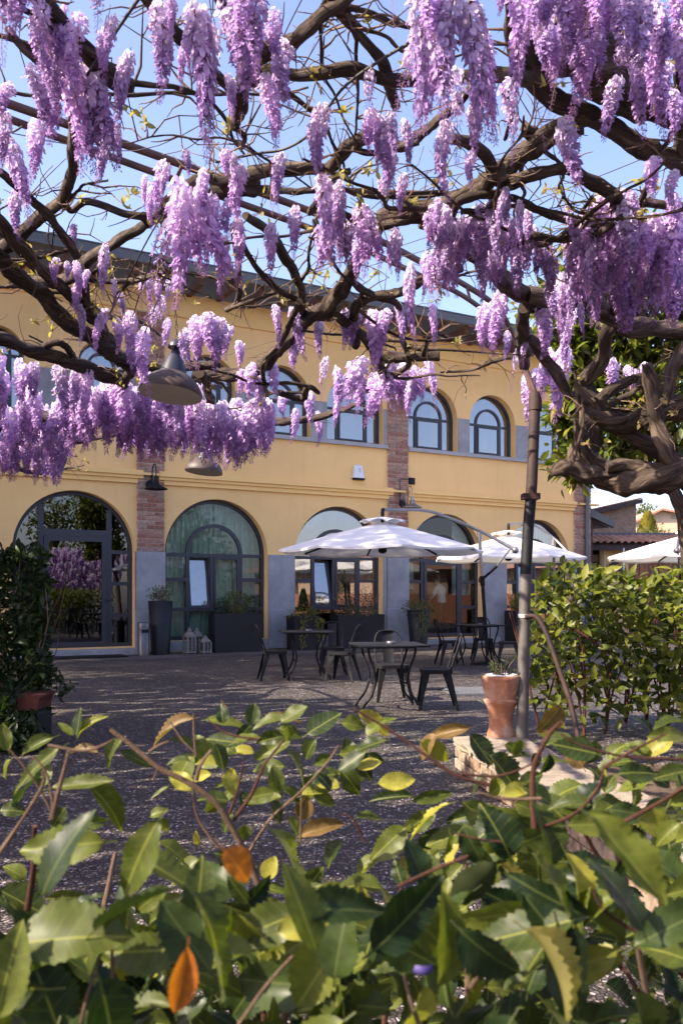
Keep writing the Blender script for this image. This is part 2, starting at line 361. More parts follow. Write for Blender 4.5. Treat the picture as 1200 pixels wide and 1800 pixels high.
def petal_mat():
    m,t,b,o=nodes('wisteria_petal')
    at=N(t,'ShaderNodeAttribute',attribute_name='tint')
    oi=N(t,'ShaderNodeObjectInfo')
    hs=N(t,'ShaderNodeHueSaturation'); 
    mr=N(t,'ShaderNodeMapRange'); mr.inputs[3].default_value=.485; mr.inputs[4].default_value=.51; t.links.new(oi.outputs['Random'],mr.inputs[0]); t.links.new(mr.outputs[0],hs.inputs['Hue'])
    mr2=N(t,'ShaderNodeMapRange'); mr2.inputs[3].default_value=.82; mr2.inputs[4].default_value=1.12; t.links.new(oi.outputs['Random'],mr2.inputs[0]); t.links.new(mr2.outputs[0],hs.inputs['Value'])
    t.links.new(at.outputs['Color'],hs.inputs['Color'])
    t.links.new(hs.outputs[0],b.inputs['Base Color']); b.inputs['Roughness'].default_value=.7; b.inputs['Specular IOR Level'].default_value=.15
    tl=N(t,'ShaderNodeBsdfTranslucent'); t.links.new(hs.outputs[0],tl.inputs[0])
    mx=N(t,'ShaderNodeMixShader'); mx.inputs[0].default_value=.42
    t.links.new(b.outputs[0],mx.inputs[1]); t.links.new(tl.outputs[0],mx.inputs[2]); t.links.new(mx.outputs[0],o.inputs[0]); return m
M['petal']=petal_mat()

def ground_mat():
    m,t,b,o=nodes('exposed_aggregate')
    ge=N(t,'ShaderNodeNewGeometry')
    v=N(t,'ShaderNodeTexVoronoi',Scale=46.0,feature='F1'); t.links.new(ge.outputs['Position'],v.inputs['Vector'])
    v2=N(t,'ShaderNodeTexVoronoi',Scale=46.0,feature='DISTANCE_TO_EDGE'); t.links.new(ge.outputs['Position'],v2.inputs['Vector'])
    sx=N(t,'ShaderNodeSeparateColor'); t.links.new(v.outputs['Color'],sx.inputs[0])
    col=ramp(t,sx.outputs[0],[(0,(.038,.028,.025)),(.35,(.074,.056,.049)),(.6,(.12,.093,.082)),(.82,(.23,.19,.172)),(1,(.42,.37,.345))])
    e=ramp(t,v2.outputs['Distance'],[(.03,g(0)),(.20,g(1))])
    mx=N(t,'ShaderNodeMix',data_type='RGBA'); t.links.new(e,mx.inputs[0]); mx.inputs[6].default_value=(.012,.010,.009,1); t.links.new(col,mx.inputs[7])
    n=N(t,'ShaderNodeTexNoise',Scale=.55,Detail=8,Roughness=.65); t.links.new(ge.outputs['Position'],n.inputs['Vector'])
    mu=N(t,'ShaderNodeMix',data_type='RGBA',blend_type='MULTIPLY'); mu.inputs[0].default_value=1
    t.links.new(mx.outputs[2],mu.inputs[6]); t.links.new(ramp(t,n.outputs[0],[(.3,g(.6)),(.7,g(1.25))]),mu.inputs[7])
    t.links.new(mu.outputs[2],b.inputs['Base Color']); b.inputs['Roughness'].default_value=.6; b.inputs['Specular IOR Level'].default_value=.4
    bp=N(t,'ShaderNodeBump',Strength=.9,Distance=.007); t.links.new(e,bp.inputs['Height']); t.links.new(bp.outputs[0],b.inputs['Normal'])
    return m
M['ground']=ground_mat()

# ------------------------------------------------------------------ ground
gm=MB()
gm.add([(-300,-60,0),(300,-60,0),(300,600,0),(-300,600,0)],[(0,1,2,3)])
gr=gm.build('ground',M['ground']); tag(gr,'dark exposed aggregate paving of the courtyard','ground',kind='structure')

# ------------------------------------------------------------------ the yellow building (local x along the front, local y into the building)
TAN=1/1.82; TH=math.atan(TAN); D0=F*CAMZ/91.0
def depth(px): return D0/(1-((px-600)/F)*TAN)
def T(px): return ((px-600)/F*depth(px))/cos(TH)
def ZF(px,py): return CAMZ+(HZ-py)*depth(px)/F
def BL(t,y,z):   # building local -> world
    return V((t*cos(TH)-y*sin(TH), D0+t*sin(TH)+y*cos(TH), z))
bld=empty('restaurant_building',(0,D0,0),TH,'long yellow two storey building with brick pilasters and arched windows','building')
TL=T(0)-7.5; TR=T(1036)
ZCOR=ZF(600,857); ZEAVE=8.15
# openings
LOW=[]   # (t0,t1,zbot,zspring,kind)
for a,b,k in ((290,470,'w2'),(518,672,'w3'),(22,237,'door1'),(717,847,'door4'),(889,1001,'w5')):
    LOW.append([T(a),T(b),.26 if k[0]=='w' else .16,None,k])
for L in LOW:
    L[3]=2.27
wleft=LOW[0][1]-LOW[0][0]
LOW.append([T(0)-.9-wleft*2.0,T(0)-.9-wleft,.26,2.27,'w0'])
UP=[]
for a,b,k in ((-52,43,'u'),(138,226,'u'),(322,413,'u'),(443,546,'u'),(575,673,'u'),(716,803,'open'),(825,905,'u'),(928,1000,'u')):
    UP.append([T(a),T(b),5.17,None,k])
for U in UP: U[3]=6.86-(U[1]-U[0])/2
UP.append([T(-52)-2.3,T(-52)-.75,5.17,6.12,'u'])
def arch_pts(t0,t1,zb,zs,n=28):
    cx=(t0+t1)/2; r=(t1-t0)/2
    return [(t0,zb),(t1,zb)]+[(cx+r*cos(pi*i/n),zs+r*sin(pi*i/n)) for i in range(n+1)]
def filled(name,loops,depth_,mat):
    cu=bpy.data.curves.new(name,'CURVE'); cu.dimensions='2D'; cu.fill_mode='BOTH'; cu.extrude=depth_/2
    for lp in loops:
        s=cu.splines.new('POLY'); s.points.add(len(lp)-1); s.use_cyclic_u=True
        for i,(x,z) in enumerate(lp): s.points[i].co=(x,z,0,1)
    o=bpy.data.objects.new(name,cu); COL.objects.link(o)
    dg=bpy.context.evaluated_depsgraph_get(); me=bpy.data.meshes.new_from_object(o.evaluated_get(dg))
    bpy.data.objects.remove(o); bpy.data.curves.remove(cu)
    # local (x,y,z)->(x, y0.., z)
    for v in me.vertices:
        x,z,e=v.co; v.co=(x, depth_/2-e, z)
    me.flip_normals(); me.materials.clear(); me.materials.append(mat); me.update(); return me
WT=.36
loops=[[(TL,0),(TR,0),(TR,ZEAVE),(TL,ZEAVE)]]+[arch_pts(a,b,z0,zs) for a,b,z0,zs,k in LOW+UP]
wm=filled('wall',loops,WT,M['plaster']); wall=inst('wall',wm,bld)

# room behind the front: floors, back wall, partitions
rm=MB()
for z0,z1 in ((.02,.12),(4.0,4.5),(8.0,8.15)): rm.box(TL+.02,TR-.02,WT+.005,7.0,z0,z1)
rm.box(TL+.02,TR-.02,7.0,7.2,.02,8.15)
for t in (TL+.02,TR-.22,T(264),T(698)): rm.box(t,t+.2,WT+.005,6.99,.13,7.99)
rm.build('interior_wall',M['interior'],bld)
fl=MB(); fl.box(TL+.25,TR-.25,WT+.01,6.98,.121,.14); fl.build('interior_floor',M['interior_floor'],bld)
rf=MB()   # roof slab: slopes up and back
ov=.95
vs=[(TL-.5,-ov,8.33),(TR+.55,-ov,8.33),(TR+.55,7.5,10.6),(TL-.5,7.5,10.6)]
rf.add(vs+[(x,y,z+.12) for x,y,z in vs],[(3,2,1,0),(4,5,6,7),(0,1,5,4),(1,2,6,5),(2,3,7,6),(3,0,4,7)])
roof=rf.build('roof',M['soffit'],bld)
gt=MB(); gt.box(TL-.5,TR+.55,-ov-.17,-ov-.012,8.27,8.47); gt.box(TL-.5,TR+.55,-ov-.185,-ov-.0,8.475,8.50)
gut=gt.build('gutter',M['gutter'],roof)
gj=MB()
for i in range(16): 
    t=TL+i*2.4; gj.box(t,t+.05,-ov-.178,-ov-.02,8.262,8.476)
gj.build('gutter_bracket',M['gutter'],roof)
rb=MB(); rb.box(-.055,.055,-ov+.02,.05,8.10,8.29)
rmh=rb.mesh('rafter',M['rafter'])
t=TL
while t<TR+.5:
    inst('rafter',rmh,bld,Matrix.Translation((t,0,-.005+R.uniform(-.01,.01)))); t+=.72
# frieze band, cornice, sill bands
tr=MB(); tr.box(TL,TR,-.05,.0-.002,7.62,8.14); tr.build('frieze',M['plaster_trim'],bld)
PIL=[(T(240),T(288)),(T(680),T(715)),(T(1007),T(1035)),(TL+.3,TL+.95)]
co=MB()
segs=[(TL,PIL[0][0]-.0),(PIL[0][0],PIL[0][1]),(PIL[0][1],PIL[1][0]),(PIL[1][0],PIL[1][1]),(PIL[1][1],PIL[2][0]),(PIL[2][0],PIL[2][1]+.25)]
for i,(a,b) in enumerate(segs):
    e=.10 if i%2==0 else .06
    d=.0 if i%2==0 else .0
    a2=a-(.13 if i in(2,) else 0); b2=b+(.13 if i in (0,2) else 0)
    if i%2==0:
        co.box(a2,b2,-.17,-.002,ZCOR-.05,ZCOR+.035); co.box(a2,b2,-.12,-.002,ZCOR-.12,ZCOR-.052); co.box(a2,b2,-.07,-.002,ZCOR-.22,ZCOR-.122)
        co.box(a2,b2,-.09,-.002,ZCOR+.037,ZCOR+.07)
    else: co.box(a+.131,b-.131 if i<5 else b,-.16,-.002,ZCOR-.04,ZCOR+.01)
co.build('cornice',M['plaster_trim'],bld)
# bricks
bv=MB(); bv.box(-.5,.5,-.5,.5,-.5,.5)
bm=bmesh.new(); bmesh.ops.create_cube(bm,size=1)
BR=[]
for k in range(4):
    b2=bm.copy(); rr=random.Random(k)
    bmesh.ops.bevel(b2,geom=[e for e in b2.edges],offset=.06,segments=1,affect='EDGES')
    for v in b2.verts: v.co+=V((rr.uniform(-.02,.02),rr.uniform(-.05,.05),rr.uniform(-.03,.03)))
    me=bpy.data.meshes.new('brick'); b2.to_mesh(me); b2.free(); me.materials.append(M['brick']); BR.append(me)
OB=[]
for me in BR:
    m2=me.copy(); m2.materials.clear(); m2.materials.append(M['old_brick']); OB.append(m2)
for pi_,(a,b) in enumerate(PIL):
    pm=MB(); pm.box(a+.01,b-.01,-.055,-.002,2.27,7.61)
    pl=pm.build('pilaster',M['mortar'],bld)
    cb=MB(); cb.box(a-.02,b+.02,-.085,-.002,.02,2.27); cb.box(a-.06,b+.06,-.11,-.087,.02,.95)
    cb.build('pilaster_base',M['concrete'],bld,bevel=.012)
    if pi_==3: continue
    w=b-a; z=2.275; c=0
    while z<7.55:
        xs=[a,a+w*.66,b] if c%2==0 else [a,a+w*.34,b]
        for x0,x1 in zip(xs,xs[1:]):
            bw=x1-x0-.016
            mt=Matrix.Translation(((x0+x1)/2+R.uniform(-.004,.004),-.045+R.uniform(-.006,.004),z+.045))@Matrix.Diagonal((bw,.06,.082,1))
            inst('brick',R.choice(BR),pl,mt)
        z+=.0985; c+=1
# grey panels between lower arches and upper windows
pname='concrete_panel'
def panel(a,b,z0,z1,p=.03):
    q=MB(); q.box(a,b,-p,-.0015,z0,z1); q.build(pname,M['concrete'],bld,bevel=.01)
L={k:(a,b) for a,b,_,_,k in LOW}
panel(L['w2'][1]+.012,L['w3'][0]-.012,.02,2.27,.05); panel(L['w2'][1]+.05,L['w3'][0]-.05,.02,.95,.085)
panel(L['door4'][1]+.012,L['w5'][0]-.012,.02,2.27,.05)
panel(L['w5'][1]+.012,PIL[2][0]-.03,.02,2.27,.05)
panel(L['w3'][1]+.012,PIL[1][0]-.03,.02,2.27,.05); panel(PIL[1][1]+.03,L['door4'][0]-.01,.02,2.27,.05)
panel(L['door1'][1]+.006,PIL[0][0]-.025,.02,2.27,.03); 
pname='window_pier'
us=sorted(UP)
for i in range(len(us)-1):
    a,b=us[i][1],us[i+1][0]; skip=False
    for pa,pb in PIL[:2]:
        if a<pa and b>pb: panel(a+.012,pa-.012,5.17,6.10,.02); panel(pb+.012,b-.012,5.17,6.10,.02); skip=True
    if not skip: panel(a+.012,b-.012,5.17,6.10,.02)
sb=MB()
for a,b in ((TL,PIL[0][0]-.01),(PIL[0][1]+.01,PIL[1][0]-.01),(PIL[1][1]+.01,PIL[2][0])): sb.box(a,b,-.09,-.002,5.07,5.165)
sb.build('sill',M['sill'],bld)
# plinth and door steps
pb=MB()
for a,b,z0,zs,k in LOW:
    if k[0]=='w': pb.box(a+.01,b-.01,-.03,-.002,.02,.255)
pb.build('plinth',M['concrete'],bld)
st=MB(); a,b=L['door1']; st.box(a-.02,b+.02,-.42,-.112,.0,.14); a,b=L['door4']; st.box(a-.25,b+.35,-.38,-.112,.0,.14)
st.build('door_step',M['concrete'],bld,bevel=.015)

def pane_poly(mb,pts,y):
    n=len(pts); mb.add([(x,y,z) for x,z in pts],[tuple(range(n))])
def quarter(cx,cz,r,a0,a1,n=16): return [(cx+r*cos(a0+(a1-a0)*i/n),cz+r*sin(a0+(a1-a0)*i/n)) for i in range(n+1)]
FY0,FY1=.20,.285
def curtain(parent,t0,t1,z0,z1,mat,y=.5,amp=.035,seed=0,arch=None):
    mb=MB(); n=max(12,int((t1-t0)/.022)); rr=random.Random(seed); vs=[]; rows=6
    ph=[rr.uniform(0,6) for _ in range(3)]
    for j in range(rows+1):
        z=z0+(z1-z0)*j/rows
        for i in range(n+1):
            x=t0+(t1-t0)*i/n; sc=.7+.3*j/rows
            w=sin(x*46+ph[0]+.7*sin(x*9+ph[1]))*amp*sc+sin(x*17+ph[2])*amp*.5
            vs.append((x+.006*sin(j*1.3+x*20),y+w,z))
    fs=[(j*(n+1)+i,j*(n+1)+i+1,(j+1)*(n+1)+i+1,(j+1)*(n+1)+i) for j in range(rows) for i in range(n)]
    mb.add(vs,fs,0,True); return mb.build('curtain',mat,parent)
def window(a,b,zb,zs,kind,idx):
    cx=(a+b)/2; r=(b-a)/2; up=zb>4; fw=.065 if up else .085; mw=.06 if up else .085; ir=r*.52
    f=MB(); e=.004
    f.arcband(cx,zs,r-fw,r-e,0,pi,FY0,FY1,36)
    f.box(a+e,a+fw,FY0,FY1,zb+e,zs-.0005); f.box(b-fw,b-e,FY0,FY1,zb+e,zs-.0005); f.box(a+fw+.0005,b-fw-.0005,FY0,FY1,zb+e,zb+fw)
    name='door' if kind.startswith('door') else 'window'
    panes=[]; y=.245; gi=a+fw; gj=b-fw
    y0,y1=FY0+.006,FY1-.006
    if kind=='door1':
        # wide mullions either side of a tall glazed leaf, transom above
        xl=a+(b-a)*.235; xr=a+(b-a)*.80
        zt=zs+.30
        for x in (xl,xr):
            h=sqrt((r-fw)**2-(x-cx)**2); f.box(x-.055,x+.055,y0,y1,zb+fw+.001,zs+h-.002)
        f.box(xl+.056,xr-.056,y0,y1,zt,zt+.15)
        for zz in (zs-.02,1.55,.85):
            f.box(xr+.056,b-fw-.001,y0,y1,zz-.04,zz+.04); f.box(a+fw+.001,xl-.056,y0,y1,zz-.04,zz+.04)
        # transom light
        top=[(xl+.056,zt+.151),(xr-.056,zt+.151)]+[(x,zs+sqrt((r-fw)**2-(x-cx)**2)) for x in np.linspace(xr-.056,xl+.056,14)]
        panes.append(top)
        sd_=[]
        for x0,x1 in ((gi,xl-.056),(xr+.056,gj)):
            zz=[zb+fw,.81,.89,1.51,1.59,zs-.06]
            for k in range(0,6,2): panes.append([(x0,zz[k]),(x1,zz[k]),(x1,zz[k+1]),(x0,zz[k+1])])
            xs=np.linspace(x1 if x0==gi else x1-.02,x0+.02 if x0==gi else x0,10)
            if x0==gi: xs=np.linspace(x1,x0+.012,10)
            else: xs=np.linspace(x1-.012,x0,10)
            panes.append([(x0 if x0!=gi else x0+.012,zs+.02),(x1 if x0==gi else x1-.012,zs+.02)]+[(x,max(zs+.021,zs+sqrt(max(0,(r-fw)**2-(x-cx)**2)))) for x in xs])
    else:
        f.arcband(cx,zs,ir-mw*.5,ir+mw*.5,0,pi,y0,y1,28)
        f.box(gi+.001,gj-.001,y0,y1,zs-mw*.9,zs+.002-mw*.0-.003)
        xl,xr=cx-ir,cx+ir; zt=zs-mw*.9
        for x in (xl,xr): f.box(x-mw*.5,x+mw*.5,y0,y1,zb+fw+.001,zt-.001)
        # upper glass: ring + half disc
        ring=quarter(cx,zs,r-fw,0,pi,28)+quarter(cx,zs,ir+mw*.5,pi,0,24)
        panes.append(ring); panes.append(quarter(cx,zs,ir-mw*.5,0,pi,24))
        if up: rows=[zb+fw,zt]
        else: rows=[zb+fw,.93,1.01,1.62,1.70,zt]
        for k in range(0,len(rows),2):
            for x0,x1 in ((gi,xl-mw*.5),(xr+mw*.5,gj)): panes.append([(x0,rows[k]),(x1,rows[k]),(x1,rows[k+1]),(x0,rows[k+1])])
        if not up:
            for zz in (.97,1.66):
                for x0,x1 in ((gi,xl-mw*.5),(xr+mw*.5,gj)): f.box(x0+.001,x1-.001,y0,y1,zz-.04,zz+.04)
    w=f.build(name,M['frame'],bld)
    gmat=M['glass_dark'] if kind=='door1' else (M['glass_low'] if kind in ('w2','door4') else M['glass'])
    for p in panes:
        mb=MB(); pane_poly(mb,p,y); mb.build('pane',gmat,w)
    def sash(x0,x1,z0,z1,fwid=.055,tilt=0,yy=FY0-.012,handle=None,gl=gmat,hinge=None):
        s=MB(); X=x1-x0; Z=z1-z0
        s.box(0,fwid,0,.06,0,Z); s.box(X-fwid,X,0,.06,0,Z); s.box(fwid+.0005,X-fwid-.0005,0,.06,0,fwid); s.box(fwid+.0005,X-fwid-.0005,0,.06,Z-fwid,Z)
        s.add([(fwid,.03,fwid),(X-fwid,.03,fwid),(X-fwid,.03,Z-fwid),(fwid,.03,Z-fwid)],[(0,1,2,3)],1)
        if handle is not None:
            hx,hz=handle; s.tube([(hx,0,hz),(hx,-.05,hz)],.012,8); s.tube([(hx,-.05,hz),(hx+.11,-.05,hz)],.011,8)
            s.box(hx-.018,hx+.018,-.008,-.0005,hz-.1,hz+.06)
        o=s.build('sash',[M['frame'],gl],w); o.location=(x0,yy,z0); o.rotation_euler=(-tilt,0,0); return o
    if kind=='door1':
        sash(xl+.062,xr-.062,zb+.02,zt-.004,.10,0,FY0-.02,handle=(xr-xl-.17,1.02))
        box=None
    elif kind=='door4':
        f2=None; sash(xl+mw*.5+.005,xr-mw*.5-.005,zb+.02,zt-.006,.085,0,FY0-.015,handle=(.045,1.0))
    elif up:
        if kind=='open':
            sash(xl+mw*.5+.004,xr-mw*.5-.004,zb+fw,zt-.004,.045,-.0,FY0-.01)
        else: sash(xl+mw*.5+.004,xr-mw*.5-.004,zb+fw,zt-.004,.045)
    else:
        xm=cx-.06; zl=1.01
        f3=MB(); f3.box(xl+mw*.5+.001,xr-mw*.5-.001,y0,y1,.93,1.01); f3.box(xm-.04,xm+.04,y0,y1,zl+.001,zt-.001)
        f3.build('mullion',M['frame'],w)
        mb=MB(); pane_poly(mb,[(xl+mw*.5,zb+fw),(xr-mw*.5,zb+fw),(xr-mw*.5,.93),(xl+mw*.5,.93)],y); mb.build('pane',gmat,w)
        sash(xl+mw*.5+.003,xm-.042,zl+.003,zt-.004,.05,radians(9),FY0+.02,gl=M['glass'])
        sash(xm+.042,xr-mw*.5-.003,zl+.003,zt-.004,.05)
    if up:
        m=M['curtain_white']
        if kind=='open': curtain(w,a,cx-.15,zb,zs+r,m,.62,.03,idx); curtain(w,cx+.32,b,zb,zs+r,m,.62,.03,idx+3)
        else: curtain(w,a-.05,b+.05,zb-.05,zs+r,m,.6,.028,idx)
    elif kind=='w2': curtain(w,a+.18,b+.05,zb-.05,zs+r,M['curtain_green'],.52,.06,idx)
    elif kind=='w3': curtain(w,a,a+(b-a)*.42,zb-.05,zs+r,M['curtain_green'],.6,.04,idx); curtain(w,b-.45,b,zb,zs+r,M['curtain_white'],.6,.03,idx)
    elif kind=='w5': curtain(w,a,b,zb-.05,zs+r,M['curtain_green'],.6,.04,idx)
    elif kind=='door4': curtain(w,a+.05,xl,zb+1.3,zs+r,M['curtain_white'],.6,.03,idx); curtain(w,xr,b,1.3,zs+r,M['curtain_white'],.6,.03,idx+1)
    elif kind=='w0': curtain(w,a,b,zb,zs+r,M['curtain_green'],.6,.04,idx)
    return w
for i,(a,b,z0,zs,k) in enumerate(LOW): window(a,b,z0,zs,k,i)
for i,(a,b,z0,zs,k) in enumerate(UP): window(a,b,z0,zs,k,20+i)
# downpipe on the right end pilaster
dp=MB(); tx=T(1024); dp.tube([(tx,-.16,.05),(tx,-.16,8.1)],.06,10)
for z in (1.2,3.0,5.0,7.0): dp.box(tx-.075,tx+.075,-.19,-.08,z,z+.05)
dp.build('downpipe',M['gutter'],bld)
# flagstones along the building foot
fs_=MB(); fs_.box(-.5,.5,-.5,.5,-.5,.5); fme=fs_.mesh('flagstone',M['flagstone'])
apron=empty('flagstone_apron',(0,D0,0),TH,'row of flagstones laid along the foot of the yellow building','paving'); apron['kind']='structure'
t=T(70)
while t<T(1000):
    w=R.uniform(.7,1.2); 
    for r_ in range(2):
        y0=-.5-r_*.62; inst('flagstone',fme,apron,Matrix.Translation((t+w/2,y0-.3+R.uniform(-.01,.01),-.016+R.uniform(-.004,.004)))@Matrix.Diagonal((w-.015,.60,.05,1)))
    t+=w

# ------------------------------------------------------------------ things fixed on the wall
def on_wall(px,py,out=0.0):
    return BL(T(px),-out,ZF(px,py))
def gooseneck(px,py_mount,label,facing=0,box=False):
    p=on_wall(px,py_mount,.06)
    root=empty('wall_lamp',p,TH,label,'wall lamp','gooseneck wall lamps on the brick pilasters')
    b=MB(); M2=Matrix.Rotation(pi/2,4,'X'); b.lathe([(.10,0),(.10,.03),(.07,.05)],16,M=M2); b.build('back_plate',M['black'],root)
    a=MB(); pts=crom([(0,-.04,-.05),(0,-.12,-.12),(0,-.20,.02),(0,-.20,.22),(0,-.24,.36),(0,-.36,.42),(0,-.47,.34),(0,-.49,.14)],6); a.tube(pts,.014,8)
    a.tube(crom([(0,-.03,.10),(0,-.10,.2),(0,-.13,.1),(0,-.06,.04),(0,-.02,.12)],6),.009,6)
    a.build('arm',M['alu'] if box else M['black'],root)
    s=MB(); s.lathe([(.035,.14),(.045,.10),(.045,.05),(.06,.04),(.075,-.03),(.10,-.06),(.24,-.13),(.25,-.15),(.235,-.148),(.09,-.07)],28,c=(0,-.49,0))
    s.build('lamp_shade',M['alu'] if box else M['black'],root)
    bl=MB(); bl.lathe([(.0001,-.14),(.03,-.12),(.035,-.09),(.02,-.05)],12,c=(0,-.49,0)); bl.build('bulb',M['lantern'],root)
    return root
gooseneck(262,853,'black gooseneck wall lamp on the brick pilaster beside the glazed entrance door')
gooseneck(704,886,'silver gooseneck wall lamp on the brick pilaster above the nearest parasol',box=True)
jb=empty('junction_box',on_wall(722,846,.0),TH,'small black junction box and conduit on the yellow wall by a brick pilaster','junction box')
b=MB(); b.box(-.085,.085,-.07,-.003,-.085,.085); b.build('box',M['black'],jb,bevel=.008)
b=MB(); b.tube([(-.085,-.075,.03),(-.36,-.075,.03),(-.40,-.075,.0),(-.40,-.075,-.62)],.012,6); b.build('conduit',M['black'],jb)
sr=empty('alarm_siren',on_wall(628,841,.0),TH,'white alarm siren box with dark underside on the yellow wall','alarm siren')
b=MB(); h=.335
vs=[];ring=[]
for z,w,d in ((0,.165,.13),(.20,.14,.115),(.31,.115,.09),(h,.09,.05)):
    n=12
    for i in range(n+1):
        a=pi+pi*i/n; ca,sa=cos(a),sin(a)
        vs.append((w*abs(ca)**.6*(1 if ca>0 else -1),-.003+d*abs(sa)**.6*(1 if sa>0 else -1),z))
fsx=[]
for j in range(3):
    for i in range(12): fsx.append((j*13+i,j*13+i+1,(j+1)*13+i+1,(j+1)*13+i))
b.add(vs,fsx,0,True); b.add(vs[39:],[tuple(range(13))],0); b.build('housing',M['white_paint'],sr)
b=MB(); b.prism([(-.15,-.045),(.15,-.045),(.162,-.001),(-.162,-.001)],-.115,-.004); b.build('base',M['black'],sr)
b=MB(); b.prism([(-.02,.045),(.0,.03),(.02,.045),(.012,.062),(-.012,.062)],-.1275,-.1255); b.box(-.006,.006,-.1275,-.1255,.012,.03); b.build('printed_mark',M['red_mark'],sr)
b=MB()
for (x0,z0,x1,z1) in ((-.03,.2,-.01,.235),(-.01,.235,.012,.215),(.012,.215,.028,.24),(-.028,.17,.03,.17),(-.02,.155,.022,.155)): b.bar((x0,-.1225,z0),(x1,-.1225,z1),.008,.006,up=V((0,1,0)))
b.build('printed_mark',M['grey_mark'],sr)

# ------------------------------------------------------------------ low buildings on the right, behind
# lean-to with plank front, facing the camera
def facing_box(mb,px0,px1,py0,py1,d,th,mi=0):
    a=P(px0,py1,d); c=P(px1,py0,d); mb.box(a.x,c.x,d,d+th,max(a.z,0) if py1<1100 else 0,c.z,mi)
dl=27.0
lt=empty('lean_to',P(1110,HZ+CAMZ*F/dl,dl),0,'low lean-to with plank front, yellow wall and clay tile edge','lean-to')
def lpart(name,mb,mat,par=None):
    o=mb.build(name,mat,par or lt); o.location=-lt.location if par is None else (0,0,0); return o
m=MB(); facing_box(m,1057,1104,960,1200,dl,.25); lpart('wall',m,M['far_yellow'])
m=MB(); facing_box(m,1061,1063,966,1200,dl-.06,.055); lpart('trim',m,M['cream'])
m=MB(); facing_box(m,1105,1420,962,1200,dl+.12,.2); facing_box(m,1030,1057,955,1200,dl+1.3,.2); lpart('back_wall',m,M['dark_wood'])
pm=MB(); pm.box(-.5,.5,-.5,.5,-.5,.5); pme=pm.mesh('plank',M['plank'])
x=P(1105,0,dl).x; zt=P(0,966,dl).z
while x<P(1330,0,dl).x:
    w=R.uniform(.13,.19)
    inst('plank',pme,lt,Matrix.Translation(-lt.location)@Matrix.Translation((x+w/2,dl+.05+R.uniform(-.012,.012),zt/2+.01))@Matrix.Diagonal((w-.012,.05,zt,1))); x+=w
m=MB(); facing_box(m,1104,1330,969,971.4,dl-.03,.04); lpart('rail',m,M['coping'])
m=MB(); facing_box(m,1034,1056,992,1200,dl+1.22,.06); lpart('wooden_door',m,M['plank'])
m=MB(); facing_box(m,1038,1048,1000,1200,dl+1.17,.04); facing_box(m,1040,1045,996,998.5,dl+1.15,.03); lpart('door_panel',m,M['far_yellow'])
m=MB(); facing_box(m,1034,1051,975,988,dl+1.2,.05); lpart('fanlight',m,M['cream'])
m=MB(); 
a=P(1034,960,dl-.4); c=P(1420,957,dl-.4); m.box(a.x,c.x,dl-.4,dl-.3,a.z-.12,a.z+.10); m.box(a.x,c.x,dl-.3,dl+1.6,a.z+.06,a.z+.10); lpart('eave_beam',m,M['dark_wood'])
tl=MB(); n=7
vs=[]
for yy,zz in ((0,0),(.45,.10)):
    for i in range(n): 
        an=pi*i/(n-1); vs.append((.10*cos(an),yy,zz+.075*sin(an)))
for yy,zz in ((0,0),(.45,.10)):
    for i in range(n):
        an=pi*i/(n-1); vs.append((.083*cos(an),yy,zz+.058*sin(an)))
fs2=[(i,i+1,n+i+1,n+i) for i in range(n-1)]+[(2*n+i+1,2*n+i,3*n+i,3*n+i+1) for i in range(n-1)]+[(i+1,i,2*n+i,2*n+i+1) for i in range(n-1)]
tl.add(vs,fs2,0,True); tme=tl.mesh('roof_tile',M['tile'])
zt=P(0,955,dl-.5).z
x=a.x
while x<c.x-3.5:
    for row in range(3):
        inst('roof_tile',tme,lt,Matrix.Translation(-lt.location)@Matrix.Translation((x,dl-.62+row*.40,zt+row*.092+R.uniform(-.006,.006))))
    x+=.215
sh=MB(); sh.add([(a.x,dl-.55,zt-.005),(c.x,dl-.55,zt-.005),(c.x,dl+1.6,zt+.48),(a.x,dl+1.6,zt+.48)],[(0,1,2,3)]); lpart('roof_sheet',sh,M['dark_wood'])
m=MB(); q=[P(1099,978,dl-.2),P(1090,985,dl-.15),P(1073,994,dl-.1),P(1070,999,dl-.1),P(1070,1180,dl-.1)]; m.tube(q,.065,10); lpart('drainpipe',m,M['dark_wood'])
# chalkboard sign with an ornamental white frame
sg=empty('chalkboard_sign',P(1088,999,dl-.05),0,'small black chalkboard sign with scrolled edge hung on yellow wall','sign')
m=MB(); m.prism([(-.135,-.055),(.135,-.055),(.125,0),(.135,.055),(-.135,.055),(-.125,0)],-.025,.0); m.build('board',M['black'],sg)
m=MB(); rr=random.Random(3)
for row,(z,n_) in enumerate(((.02,5),(-.02,9))):
    x=-.09 if row else -.085
    pts=[]
    for i in range(n_*4): pts.append((x+i*(.19 if row else .15)/(n_*4),-.0285,z+.014*sin(i*1.7+row)*(1 if (i//4)%2 else .6)))
    m.tube(crom(pts,3),.0035,5)
m.build('chalk_writing',M['chalk'],sg)
m=MB()
for sx in (-1,1):
    for sz in (-1,1):
        m.tube(crom([(sx*.13,-.012,sz*.055),(sx*.09,-.012,sz*.085),(sx*.05,-.012,sz*.065),(sx*.02,-.012,sz*.1),(0,-.012,sz*.075)],5),.007,6)
m.build('scroll_frame',M['black'],sg)
bs=empty('blue_sign',P(1096,1018,dl-.9),0,'blue and white notice panel on a thin white post','sign')
m=MB(); m.box(-.11,.11,-.012,.012,-.13,.13); m.build('panel',M['blue_sign'],bs)
m=MB(); m.lathe([(.0001,-.018),(.05,-.018),(.05,-.014)],16,M=Matrix.Translation((-.02,0,.05))@Matrix.Rotation(pi/2,4,'X')@Matrix.Translation((0,0,.0))); m.box(-.10,.10,-.0155,-.013,-.09,-.06); m.build('printed_mark',M['white_paint'],bs)
